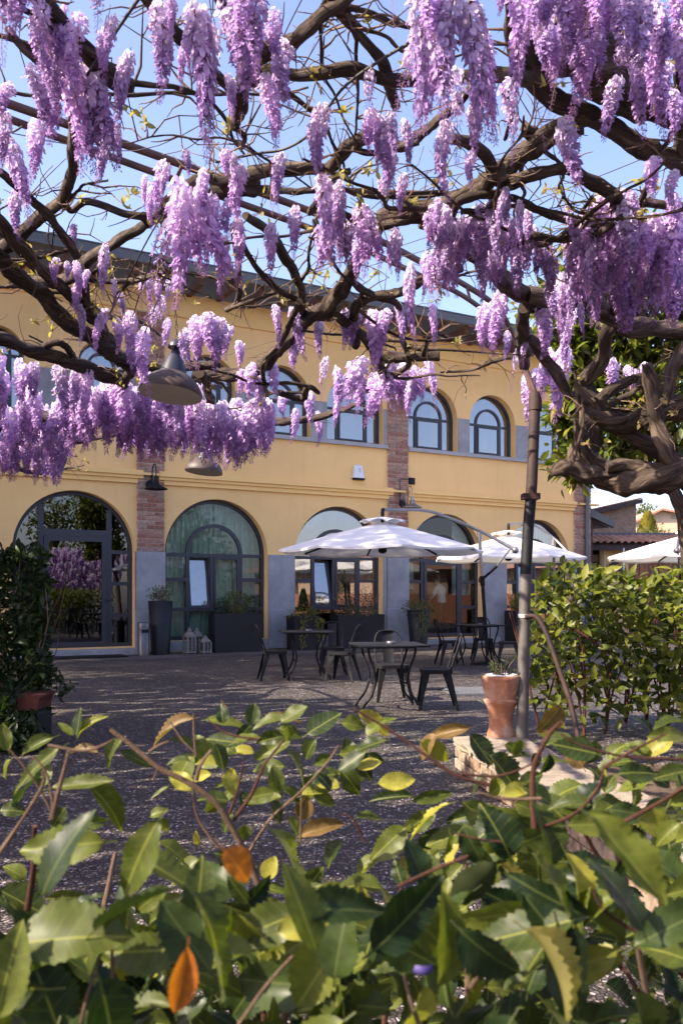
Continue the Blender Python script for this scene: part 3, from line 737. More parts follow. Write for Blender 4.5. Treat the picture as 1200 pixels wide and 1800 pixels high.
m=MB(); m.tube([(0,.02,-.85),(0,.02,.95)],.022,8); m.build('post',M['white_paint'],bs)
# stucco building
ds=31.0
stb=empty('stucco_house',P(1080,HZ+CAMZ*F/ds,ds),0,'rough brown stuccoed house end under a sloping tiled roof','house')
def sp(name,mb,mat): o=mb.build(name,mat,stb); o.location=-stb.location; return o
m=MB(); q=[P(1000,1200,ds),P(1117,1200,ds),P(1117,886,ds),P(1000,912,ds)]; zb=0
m.prism([(p.x,max(p.z,0)) for p in q],ds,ds+6); o=sp('wall',m,M['stucco'])
m=MB(); q=[P(990,909,ds),P(1123,878.5,ds),P(1123,885.5,ds),P(990,916,ds)]; m.prism([(p.x,p.z) for p in q][::-1],ds-.35,ds-.2); sp('fascia',m,M['dark_wood'])
m=MB(); q=[P(990,906,ds),P(1122,876,ds),P(1122,878,ds),P(990,908.5,ds)]; m.prism([(p.x,p.z) for p in q][::-1],ds-.34,ds+6); sp('roof',m,M['tile'])
# dark bargeboard jutting from the yellow building's far end
fg=empty('carport_roof',P(1050,HZ+CAMZ*F/25.5,25.5),0,'dark pitched porch roof beside the end of the yellow building','porch')
m=MB(); q=[P(1030,889,25.5),P(1082,917,25.5),P(1079,927,25.5),P(1030,904,25.5)]; m.prism([(p.x,p.z) for p in q][::-1],25.5,25.75); o=m.build('bargeboard',M['gutter'],fg); o.location=-fg.location
m=MB(); q=[P(1030,904,25.6),P(1074,926,25.6),P(1030,929,25.6)]; m.prism([(p.x,p.z) for p in q][::-1],25.8,26.0); o=m.build('soffit',M['dark_wood'],fg); o.location=-fg.location
m=MB(); q=P(1034,928,25.9); m.box(q.x-.08,q.x+.10,25.85,26.02,0,P(0,902,25.9).z); m.box(q.x+3.0-3.1,q.x+.0,25.85,26.02,0,3.2); o=m.build('post',M['dark_wood'],fg); o.location=-fg.location
# cream gabled house and red roofs
dc=48.0
ch=empty('cream_house',P(1180,HZ+CAMZ*F/dc,dc),0,'cream gabled house with red tiled roof far behind','house')
m=MB(); q=[P(1118,1120,dc),P(1260,1120,dc),P(1260,918,dc),P(1158,897,dc),P(1118,914,dc)]; m.prism([(p.x,max(p.z,0)) for p in q],dc,dc+8); o=m.build('wall',M['cream'],ch); o.location=-ch.location
m=MB(); q=[P(1110,917,dc),P(1158,894.5,dc),P(1270,918,dc),P(1270,921,dc),P(1158,898,dc),P(1110,920.5,dc)]; m.prism([(p.x,p.z) for p in q][::-1],dc-.5,dc+8.3); o=m.build('roof',M['tile'],ch); o.location=-ch.location
m=MB(); facing_box(m,1179,1188,906,912,dc-.06,.05); o=m.build('vent',M['sill'],ch); o.location=-ch.location
dr=40.0
rh=empty('red_roofed_shed',P(1160,HZ+CAMZ*F/dr,dr),0,'low shed with faded red tiled roof in front of cream house','shed')
m=MB(); q=[P(1110,930,dr),P(1150,921,dr),P(1240,955,dr)]; a_=P(1104,1100,dr)
m.add([P(1100,962,dr),P(1260,962,dr),P(1260,918,dr+4),P(1125,920,dr+4)],[(0,1,2,3)]); o=m.build('roof',M['tile'],rh); o.location=-rh.location
m=MB(); facing_box(m,1102,1258,963,1200,dr+.1,3); o=m.build('wall',M['cream'],rh); o.location=-rh.location

# brown house across the yard, off to the right (it is what the ground floor panes mirror)
oh=empty('brown_house',(21.5,12,0),0,'long low brown house with tiled roof across the yard','house')
m=MB(); m.box(0,6,-10,9,0,2.7); m.build('wall',M['stucco'],oh)
m=MB(); m.prism([(-.7,2.6),(6.7,2.6),(3,3.7)],-10.4,9.4); m.build('roof',M['tile'],oh)
for y in (-8,-4.5,-1,2.5,6):
    m=MB(); m.box(-.06,.0-.002,y,y+1.1,.9,2.1); m.build('window',M['glass_dark'],oh)
m=MB(); m.box(-3.2,-3.12,-9,9,0,1.35); tmpm=m.build('plank_fence',M['plank']); tmpm.location=oh.location; tag(tmpm,'brown plank fence before the brown house across the yard','fence')

# ------------------------------------------------------------------ leaf clouds
def leaf_template(L=1,W=.45,cup=.12,curl=.15,n=5):
    """pointed leaf, y along the midrib; returns verts, faces"""
    vs=[];
    for i in range(n+1):
        t=i/n; w=W*.5*sin(pi*t**.8)**.9 if 0<t<1 else .012
        zc=-curl*t*t
        vs += [(-w,t*L,zc+cup*w),(0,t*L,zc),(w,t*L,zc+cup*w)]
    fs=[]
    for i in range(n): 
        a=i*3; fs += [(a,a+1,a+4,a+3),(a+1,a+2,a+5,a+4)]
    return vs,fs
def frame_of(axis,normal):
    y=V(axis).normalized(); z=V(normal); z=(z-y*z.dot(y))
    if z.length<1e-4: z=y.orthogonal()
    z.normalize(); x=y.cross(z); return Matrix((x,y,z)).transposed()
def leaf_cloud(parent,items,part_mat,mass_mat,tmpl,nparts=300,name='leaf',mass='leaves'):
    """items: (pos, axis, normal, size). The ones nearest the camera become objects, the rest one mass."""
    items=sorted(items,key=lambda i:(i[0]-V((0,0,CAMZ))).length/ (i[3]**.5))
    vs,fs=tmpl; parts=items[:nparts]; rest=items[nparts:]
    if parts:
        me=bpy.data.meshes.new(name); me.from_pydata(vs,[],fs); me.materials.append(part_mat); me.polygons.foreach_set('use_smooth',[True]*len(fs)); me.update()
        pl=parent.location
        for p,a,n,s in parts:
            inst(name,me,parent,Matrix.Translation(p-pl)@frame_of(a,n).to_4x4()@Matrix.Diagonal((s,s,s,1)))
    if rest:
        A=np.array(vs); nv=len(A); allv=np.empty((len(rest)*nv,3)); rnd=np.empty(len(rest)*nv,dtype=np.float32)
        for i,(p,a,n,s) in enumerate(rest):
            Mx=np.array(frame_of(a,n)); allv[i*nv:(i+1)*nv]=(A*s)@Mx.T+np.array(p-parent.location); rnd[i*nv:(i+1)*nv]=R.random()
        F_=np.array([list(f) for f in fs]); allf=(F_[None]+ (np.arange(len(rest))*nv)[:,None,None]).reshape(-1,4)
        me=bpy.data.meshes.new(mass); me.from_pydata(allv.tolist(),[],allf.tolist()); me.materials.append(mass_mat)
        at=me.attributes.new('rnd','FLOAT','POINT'); at.data.foreach_set('value',rnd)
        me.polygons.foreach_set('use_smooth',[True]*len(allf)); me.update()
        o=inst(mass,me,parent); o['kind']='stuff'
def rdir(rr,zb=0):
    while 1:
        v=V((rr.uniform(-1,1),rr.uniform(-1,1),rr.uniform(-1,1)))
        if .1<v.length<1: v.normalize(); v.z+=zb; return v.normalized()

def ball_items(rr,c,rx,ry,rz,n,size,shell=.45,clump=0.,zb=.25):
    out=[]
    for _ in range(n):
        d=rdir(rr); r=1-shell*rr.random()**1.6
        r*=1+clump*noise.noise(d*2.3+V(c)*.7)
        p=V(c)+V((d.x*rx,d.y*ry,d.z*rz))*r
        ax=(d+rdir(rr)*.9); ax.z+=zb
        out.append((p,ax.normalized(),(d*.5+V((0,0,.8))+rdir(rr)*.6).normalized(),size*rr.uniform(.7,1.25)))
    return out

# ------------------------------------------------------------------ metal cafe chairs
def make_chair():
    root=empty('cafe_chair')
    bk=M['black']
    s=MB(); n=8; sh=.45; pts=[]
    w0,w1=.175,.19    # rear/front half widths (front is -y)
    def rr_poly(w_r,w_f,d,rad=.05):
        out=[]
        for (cx,cy,a0) in ((w_f-rad,-d+rad,-pi/2),(w_r-rad,d-rad,0),(-w_r+rad,d-rad,pi/2),(-w_f+rad,-d+rad,pi)):
            for i in range(4):
                a=a0+pi/2*i/3; out.append((cx+rad*cos(a),cy+rad*sin(a)))
        return out
    pl=rr_poly(w0,w1,.18); n=len(pl)
    vs=[(x,y,sh-.045) for x,y in pl]+[(x,y,sh-.006) for x,y in pl]+[(x*.95,y*.95,sh) for x,y in pl]+[(x*.75,y*.75,sh-.008) for x,y in pl]
    fs=[(i+k*n,(i+1)%n+k*n,(i+1)%n+(k+1)*n,i+(k+1)*n) for k in range(3) for i in range(n)]+[tuple(range(3*n,4*n)),tuple(range(n))[::-1]]
    s.add(vs,fs); s.build('seat',bk,root)
    for sx in (-1,1):
        for sy in (-1,1):
            l=MB(); tx=sx*(.15 if sy>0 else .16); ty=sy*.145; bx=sx*.215; by=sy*(.235 if sy>0 else .205)
            vs=[]
            for t,w in ((0,.058),(.15,.062),(.45,.042),(1,.019)):
                x=tx+(bx-tx)*t; y=ty+(by-ty)*t; z=sh-.03-(sh-.03)*t
                vs+= [(x+sx*.012,y+sy*.012,z),(x-sx*w,y+sy*.010,z),(x-sx*w*.9,y-sy*.004,z),(x-sx*.006,y-sy*.006,z),(x-sx*.004,y-sy*w*.9,z),(x+sx*.010,y-sy*w,z)]
            fs=[(k*6+i,k*6+(i+1)%6,k*6+6+(i+1)%6,k*6+6+i) for k in range(3) for i in range(6)]+[(18,19,20,21,22,23)]
            l.add(vs,fs); l.build('leg',bk,root)
    b=MB(); b.bar((-.18,-.17,.21),(.18,.19,.21),.02,.004); b.bar((.18,-.17,.215),(-.18,.19,.215),.02,.004); b.build('brace',bk,root)
    h=MB(); arc=crom([(.165,.15,.44),(.172,.20,.60),(.165,.245,.73),(.13,.272,.815),(.07,.285,.845),(0,.288,.85),(-.07,.285,.845),(-.13,.272,.815),(-.165,.245,.73),(-.172,.20,.60),(-.165,.15,.44)],4)
    h.tube(arc,.0115,8); h.build('back_frame',bk,root)
    p=MB(); vs=[]
    for t in range(7):
        u=t/6; z=.44+.40*u; y=.165+.122*u+.012*sin(pi*u); w=.062+.016*u
        for x,dy in ((-w,0),(-w*.5,.010),(w*.5,.010),(w,0)): vs.append((x,y+dy,z))
    m_=len(vs); vs+= [(x,y+.005,z) for x,y,z in vs]
    fs=[(r*4+c,r*4+c+1,r*4+5+c,r*4+4+c) for r in range(6) for c in range(3)]
    fs+= [tuple(m_+i for i in f[::-1]) for f in fs]
    p.add(vs,fs,0,True); p.build('back_splat',bk,root)
    return root
chair0=make_chair()
cused=[0]
def chair(px,py_foot,face,label,d=None):
    """face: heading of the chair's front in degrees, 0 = away from the camera"""
    g_=GP(px,py_foot) if d is None else V(((px-600)*d/F,d,0))
    o=chair0 if cused[0]==0 else copy_tree(chair0); cused[0]+=1
    o.location=(g_.x,g_.y,0); o.rotation_euler=(0,0,radians(180-face))
    tag(o,label,'chair','black metal cafe chairs'); return o
def make_table():
    root=empty('cafe_table')
    t=MB(); t.box(-.4,.4,-.4,.4,.722,.745); t.build('tabletop',M['black'],root,bevel=.006)
    for sx in (-1,1):
        for sy in (-1,1):
            l=MB(); k=[(sx*.27,sy*.22,.722),(sx*.255,sy*.22,.62),(sx*.20,sy*.21,.46),(sx*.185,sy*.20,.33),(sx*.235,sy*.21,.17),(sx*.31,sy*.22,.07),(sx*.34,sy*.225,.012)]
            l.tube(crom(k,5),interp([.015,.014,.014,.015,.014,.014,.017],5),8); l.build('leg',M['black'],root)
    for sx in (-1,1):
        b=MB(); b.tube(crom([(sx*.185,-.20,.33),(sx*.19,-.07,.30),(sx*.19,.07,.30),(sx*.185,.20,.33)],5),.011,6); b.build('stretcher',M['black'],root)
    b=MB(); b.bar((-.27,-.22,.712),(.27,-.22,.712),.02,.018); b.bar((-.27,.22,.712),(.27,.22,.712),.02,.018); b.build('apron_bar',M['black'],root)
    return root
tab0=make_table(); tused=[0]
def table(px,py,rot,label,d=None):
    g_=GP(px,py) if d is None else V(((px-600)*d/F,d,0))
    o=tab0 if tused[0]==0 else copy_tree(tab0); tused[0]+=1
    o.location=(g_.x,g_.y,0); o.rotation_euler=(0,0,radians(rot)); tag(o,label,'table','black square cafe tables'); return o
tA=table(682,0,8,'black square cafe table nearest the camera with two chairs',9.75)
tB=table(539,0,10,'black square cafe table in front of the bushy rectangular planters',13.2)
tC=table(842,0,24,'black square cafe table behind the parasol mast',16.0)
tD=table(1000,0,16,'black square cafe table half hidden behind the laurel hedge',12.0)
chair(688,0,172,'black metal chair behind the nearest table, facing the camera',10.55)
chair(766,0,-88,'black metal chair at the right of the nearest table, seen side on',9.85)
chair(482,0,78,'black metal chair at the left of the table by the planters',13.1)
chair(585,0,176,'black metal chair between the middle table and the tall grass planter',14.0)
chair(601,0,-72,'black metal chair turned away at the right of the middle table',12.9)
chair(790,0,82,'black metal chair at the left of the table behind the parasol mast',15.9)
chair(848,0,182,'black metal chair behind the table under the parasol mast, back to the windows',16.9)
chair(893,0,-80,'black metal chair beside the golden bush planter, right of its table',15.6)
chair(945,0,80,'black metal chair behind the leaning pole, mostly hidden by hedge',12.0)
for tb,l in ((tA,'small glass ashtray on the nearest black table'),(tB,'small ashtray on the middle black table'),(tC,'small ashtray on the table behind the parasol mast'),(tD,'small dark ashtray on the table behind the laurel hedge')):
    a=MB(); a.lathe([(.05,0),(.055,.028),(.047,.028),(.042,.008),(.0001,.008)],20); o=a.build('ashtray',M['steel'] if tb!=tD else M['black']); o.location=V(tb.location)+V((.03,.02,.745)); tag(o,l,'ashtray','ashtrays on the tables')

# ------------------------------------------------------------------ cantilever parasols
def parasol(c,mast,elbow_dir,rad,hem,apex,label,boom_top,ball,collar_z,rot=0,lean=(0,0)):
    """c: canopy centre; mast: foot of mast; ball: end of the boom beyond the mast"""
    root=empty('cantilever_parasol',(mast.x,mast.y,0),0,label,'parasol','white cantilever parasols'); L0=root.location
    nrib=8; cv=MB(); rr=[0,.13,.4,.7,1.0]; vs=[]; K=6
    for r in rr:
        for k in range(nrib):
            for j in range(K):
                a=2*pi*(k+j/K)/nrib+rot
                sag=cos(pi/nrib)/cos(((j/K)-.5)*2*pi/nrib)
                droop=-.030*sin(pi*j/K)*r*(1.2 if r==1 else 1)
                z=apex-(apex-hem)*(r**1.12)+droop
                vs.append((c.x+cos(a)*rad*r*sag/1.0,c.y+sin(a)*rad*r*sag,z))
    m_=nrib*K; fs=[(i*m_+k,i*m_+(k+1)%m_,(i+1)*m_+(k+1)%m_,(i+1)*m_+k) for i in range(len(rr)-1) for k in range(m_)]
    # valance edge
    e0=len(vs)-m_; vs+=[(x,y,z-.035) for x,y,z in vs[e0:]]
    fs+=[(e0+k,e0+(k+1)%m_,len(vs)-m_+(k+1)%m_,len(vs)-m_+k) for k in range(m_)]
    cv.add(vs,fs,0,False); o=cv.build('canopy',M['canopy'],root); o.location=-L0
    vt=MB(); vs=[(c.x,c.y,apex+.10)]
    for k in range(nrib*K):
        a=2*pi*k/(nrib*K)+rot; s_=abs(sin(pi*k/K)); vs.append((c.x+cos(a)*rad*.22,c.y+sin(a)*rad*.22,apex-.015+.045*s_))
    vt.add(vs,[(0,1+k,1+(k+1)%m_) for k in range(m_)]); o=vt.build('vent_cap',M['canopy'],root); o.location=-L0
    for k in range(nrib):
        a=2*pi*k/nrib+rot; d_=V((cos(a),sin(a),0)); b=MB()
        b.bar(V((c.x,c.y,apex-.06)),V((c.x,c.y,hem-.012))+d_*rad*.985,.022,.03); o=b.build('rib',M['black'],root); o.location=-L0
        b=MB(); mid=.5; b.bar(V((c.x,c.y,hem+.03))+d_*.06,V((c.x,c.y,apex-.06-(apex-hem)*mid))+d_*rad*mid,.016,.02); o=b.build('strut',M['black'],root); o.location=-L0
    b=MB(); b.lathe([(.03,apex+.2),(.03,hem+.05),(.07,hem+.04),(.08,hem-.02),(.05,hem-.05),(.0001,hem-.06)],14,c=(c.x,c.y,0)); o=b.build('hub',M['black'],root); o.location=-L0
    top=boom_top
    mt=V((top.x,top.y,top.z-.05))
    b=MB(); b.tube([mast+V((0,0,.04)),mast+(mt-mast)*.35,mast+(mt-mast)*.68],.034,12); o=b.build('mast',M['black'],root); o.location=-L0
    b=MB(); b.tube([mast+(mt-mast)*.68,mt],.031,12); b.tube([mt-(mt-mast)*.02+V((0,0,-.03)),mt+V((0,0,.05))],.042,12); o=b.build('upper_mast',M['alu'],root); o.location=-L0
    end=V((c.x,c.y,apex+.22)); 
    ctr=[end,end+(top-end)*.12+V((0,0,.05)),end+(top-end)*.5+V((0,0,.17)),top+V((0,0,.03)),ball]
    b=MB(); b.tube(crom(ctr,7),.028,10); o=b.build('boom',M['alu'],root); o.location=-L0
    b=MB(); b.tube([end+(top-end)*.015+V((0,0,.006)),end,V((end.x,end.y,end.z-.04)),V((end.x,end.y,apex+.09))],.034,10); o=b.build('elbow',M['black'],root); o.location=-L0
    b=MB(); b.lathe([(.0001,-.06),(.035,-.055),(.058,-.03),(.064,0),(.058,.03),(.035,.055),(.0001,.06)],14,c=ball); o=b.build('boom_end',M['alu'],root); o.location=-L0
    col=mast+(mt-mast)*collar_z
    b=MB(); b.tube([ball+(mt-ball)*.12,ball+(col-ball)*.6],.017,8); b.tube([ball+(col-ball)*.55,col],.026,8,1); o=b.build('strut_arm',[M['alu'],M['black']],root); o.location=-L0
    b=MB(); dd=(mt-mast).normalized(); b.tube([col-dd*.12,col+dd*.06],.047,12); b.tube([col-dd*.05,col-dd*.05+V((-.07,-.04,0))],.014,8); b.tube([col-dd*.05+V((-.07,-.04,.0)),col-dd*.05+V((-.07,-.04,.07))],.011,8); o=b.build('crank',M['black'],root); o.location=-L0
    b=MB(); b.lathe([(.06,.12),(.06,.045),(.30,.04),(.32,.0)],20,c=mast); o=b.build('base',M['black'],root); o.location=-L0
    return root
m1=GP(857,1168); top=P(842,936,m1.y-.05); 
parasol(V((P(672,0,15.2).x,15.2,0)),m1,None,1.84,2.10,2.60,'white parasol in dappled shade over the middle tables',top,P(905,967,m1.y-.25),.66,rot=.12)
m2=V((P(976,0,18.9).x,18.9,0)); top=P(972,948,18.8)
parasol(V((P(893,0,18.6).x,18.6,0)),m2,None,1.68,2.10,2.62,'sunlit white parasol just left of the rusty pole, farther back',top,P(1003,978,18.4),.66,rot=.3)
m3=V((P(1196,0,17.6).x,17.6,0)); top=P(1196,930,17.5)
parasol(V((P(1222,0,18.6).x,18.6,0)),m3,None,1.95,2.12,2.66,'sunlit white parasol cut off at the right above plank wall',top,P(1189,968,16.9),.6,rot=.05)

# ------------------------------------------------------------------ planters along the front
def wall_pt(px,out):    # a point standing `out` metres in front of the wall on the ground
    return BL(T(px),-out,0)
TLEAF=leaf_template(1,.5,.2,.2,3)
TGRASS=leaf_template(1,.06,.1,.25,5)
def planter_round(px0,px1,py_top,label,out,rb=.8):
    p=wall_pt((px0+px1)/2,out); s=F/p.y; r=(px1-px0)/2/s; h=CAMZ+(HZ-py_top)/s
    root=empty('tall_planter',p,TH,label,'planter')
    b=MB(); b.lathe([(r*rb,0),(r,h),(r*.93,h),(r*.92,h-.05),(.0001,h-.05)],32); b.build('pot',M['planter'],root); 
    b=MB(); b.lathe([(r*.92,h-.055),(r*.5,h-.03),(.0001,h-.02)],20); b.build('soil',M['soil'],root)
    return root,p,r,h
def planter_box(px0,px1,py_top,label,out,dep=.42,taper=.96):
    a=wall_pt(px0,out); b_=wall_pt(px1,out); p=(a+b_)/2; s=F/p.y; w=(b_-a).length; h=CAMZ+(HZ-py_top)/s
    root=empty('box_planter',p,TH,label,'planter')
    b=MB(); x=w/2; y=dep/2
    def ring(k,z): return [(-x*k,-y*k,z),(x*k,-y*k,z),(x*k,y*k,z),(-x*k,y*k,z)]
    ki=1-.05/w
    vs=ring(taper,0)+ring(1,h)+ring(ki,h)+ring(ki,h-.06)
    fs=[(3,2,1,0)]+[(i+4*k,(i+1)%4+4*k,(i+1)%4+4*k+4,i+4*k+4) for k in range(3) for i in range(4)]
    b.add(vs,fs); b.build('pot',M['planter'],root,bevel=.008)
    b=MB(); b.add(ring(ki,h-.055),[(0,1,2,3)]); b.build('soil',M['soil'],root)
    return root,p,w/2,h
def stems(parent,c,h,n,spread,base,mat='twig',r=.006,rr=R):
    b=MB()
    for _ in range(n):
        a=rr.uniform(0,2*pi); q=rr.uniform(.2,1)*spread
        p0=V((base*cos(a)*rr.random(),base*sin(a)*rr.random(),c)); b.tube(crom([p0,p0+V((cos(a)*q*.3,sin(a)*q*.3,h*.5)),p0+V((cos(a)*q,sin(a)*q,h*rr.uniform(.8,1.1)))],3),[r*1.0]*6+[r*.4],5)
    b.build('stems',M[mat],parent)
def plant(name,label,cat,p,h,itemsets,nparts=0):
    root=empty(name,V((p.x,p.y,h)),TH,label,cat)
    for items,mat in itemsets:
        its=[(V(i[0]),i[1],i[2],i[3]) for i in items]
        sv=root.location.copy(); root.location=(0,0,0); leaf_cloud(root,its,M[mat],M[mat],TLEAF,0); root.location=sv
    return root
rr=random.Random(5)
def put(label,name,cat,root,h,sets,st=None):
    pl=plant(name,label,cat,root.location,h-.04,sets)
    if st: stems(pl,0,*st)
    return pl
r_,p,r,h=planter_round(248,291,1056,'tall round dark planter beside the steel bin, left of arched window',.55,.74)
put('loose olive green shrub growing in the tall round planter by entrance','shrub','shrub',r_,h,[(ball_items(rr,(0,0,.20),.26,.26,.17,420,.055,.8,.3),'olive_m')],(.22,16,.2,.08))
r_,p,w,h=planter_box(355,438,1078,'wide rectangular dark planter under the second arched window',.62)
s1=ball_items(rr,(0.02,0,.28),.30,.26,.26,900,.05,.5,.25); s2=ball_items(rr,(-.36,0,.18),.17,.18,.20,300,.045,.5,.2)+ball_items(rr,(.37,0,.2),.17,.18,.24,350,.045,.5,.2)
put('round grey green bush between two darker bushes in wide planter','bush','bush',r_,h,[(s1,'olive_m'),(s2,'dark_m')],(.25,12,.25,.2))
r_,p,w,h=planter_box(492,534,1082,'square dark planter with ivy in front of grey panel',.60,.5)
ivy=ball_items(rr,(.0,-.05,.06),.38,.32,.20,520,.06,.6,.35)
for k in range(7):
    x0=rr.uniform(-.2,.4); 
    for j in range(26): 
        z=-.9*rr.random()**1.3*(.5+.1*k); ivy.append((V((x0+rr.uniform(-.06,.06),-.30+rr.uniform(-.04,.04),z)),V((rr.uniform(-.6,.6),-.4,-.8)),V((0,-1,.3)),.055))
put('yellow green ivy spilling around a small conifer in square planter','ivy','ivy',r_,h,[(ivy,'gold_m')],(.1,6,.2,.1))
cone=[]
for k in range(700):
    t=rr.random(); a=rr.uniform(0,2*pi); rad=.145*(1-t)**.7*(.5+.5*rr.random())+.02; cone.append((V((rad*cos(a),rad*sin(a)-.02,.12+.52*t)),V((cos(a)*.4,sin(a)*.4,.9)),V((cos(a),sin(a),.2)),.055))
put('small pointed dwarf conifer rising out of the ivy planter','conifer','conifer',r_,h,[(cone,'dark_m')],(.3,2,.02,.02))
r_,p,w,h=planter_box(566,646,1080,'wide rectangular dark planter holding tall wispy plants',.62)
mass=ball_items(rr,(0,0,.06),.55,.24,.17,800,.05,.6,.4)
wisp=[]; sm=[]
for k in range(60):
    x0=rr.uniform(-.45,.45); a=rr.uniform(-.5,.5); L=rr.uniform(.35,.75)
    for j in range(9):
        t=(j+1)/9; wisp.append((V((x0+a*.45*t*L,rr.uniform(-.12,.12)+.05*sin(j),L*t)),V((rr.choice((-1,1)),rr.uniform(-.6,.6),.5)),rdir(rr,.5),.05))
tp=put('tall wispy plants above low green growth in wide planter','border_plant','plant',r_,h,[(mass,'olive_m'),(wisp,'dark_m')],(.55,46,.4,.42,'twig',.004))
r_,p,r,h=planter_round(692,733,1072,'tapered dark planter with trailing ivy beside the glazed door',.60,.72)
ivy=ball_items(rr,(0,0,.08),.42,.38,.22,650,.06,.7,.35)
for k in range(12):
    a=rr.uniform(-2.9,-.2)+0; 
    for j in range(16): ivy.append((V((cos(a)*(.33-.004*j)+rr.uniform(-.05,.05),sin(a)*.33+rr.uniform(-.05,.05),-.045*j*(.6+.1*(k%5)))),V((rr.uniform(-.6,.6),-.4,-.8)),V((cos(a),sin(a),.3)),.055))
put('trailing green ivy hanging over the tapered planter','ivy','ivy',r_,h,[(ivy,'olive_m')],(.15,8,.25,.1))
r_,p,w,h=planter_box(871,907,1073,'square dark planter in front of grey panel, right of the door',.60,.5)
gb=ball_items(rr,(0,0,.25),.31,.29,.28,1100,.055,.5,.15)
put('rounded golden yellow bush in square planter','bush','bush',r_,h,[(gb,'gold_m')],(.2,10,.2,.15))
r_,p,w,h=planter_box(762,800,1060,'dark planter seen through the laurel hedge under the last arched window',.6,.5) if False else (None,)*4

# bin, lanterns, mat
p=wall_pt(236,.75); bn=empty('litter_bin',p,TH,'slim stainless steel litter bin with ashtray top beside the entrance','bin')
b=MB(); b.lathe([(.125,0),(.125,.60),(.118,.605)],24); b.build('body',M['steel'],bn)
b=MB(); b.lathe([(.128,.60),(.128,.70),(.12,.715),(.10,.70),(.0001,.695)],24); b.build('lid',M['steel'],bn)
b=MB(); b.prism([(-.075,.50),(.075,.50),(.075,.57),(-.075,.57)],-.131,-.115); b.build('slot',M['black'],bn)
def lantern(px,py,h,w,label,out):
    p=wall_pt(px,out); root=empty('lantern',p,TH+.2,label,'lantern','grey lanterns beside the wide planter')
    b=MB(); b.box(-w,w,-w,w,.03,.07)
    for sx in (-1,1):
        for sy in (-1,1): b.box(sx*w*.9-.015,sx*w*.9+.015,sy*w*.9-.015,sy*w*.9+.015,.0,h*.62)
    b.box(-w,w,-w,w,h*.62+.0005,h*.66); 
    for sy in (-1,1): b.box(-.008,.008,sy*w*.9-.008,sy*w*.9+.008,.07,h*.62)
    b.build('frame',M['lantern'],root)
    b=MB(); b.lathe([(w*1.25,h*.66),(w*1.2,h*.69),(w*.85,h*.78),(w*.5,h*.82),(w*.5,h*.87),(w*.3,h*.92),(.02,h*.94),(.03,h*.97),(.0001,h)],4,ang0=pi/4,smooth=False); b.build('roof',M['lantern'],root)
    for s_ in range(4):
        b=MB(); Mr=Matrix.Rotation(s_*pi/2,4,'Z'); b.add([Mr@V((-w*.86,-w*.86,.072)),Mr@V((w*.86,-w*.86,.072)),Mr@V((w*.86,-w*.86,h*.618)),Mr@V((-w*.86,-w*.86,h*.618))],[(0,1,2,3)]); b.build('glass',M['lantern_glass'],root)
lantern(315,1150,.60,.105,'tall grey lantern at the left of the group of three',.72)
lantern(333,1146,.60,.105,'tall grey lantern standing behind the two others',.50)
lantern(340,1150,.42,.10,'smallest grey lantern next to the wide planter',.80)
p=wall_pt(140,.85); b=MB(); b.box(-.75,.75,-.28,.28,.02,.042); o=b.build('door_mat',M['black']); o.location=p; o.rotation_euler=(0,0,TH); tag(o,'dark rubber door mat on the ground before the glazed entrance','door mat')

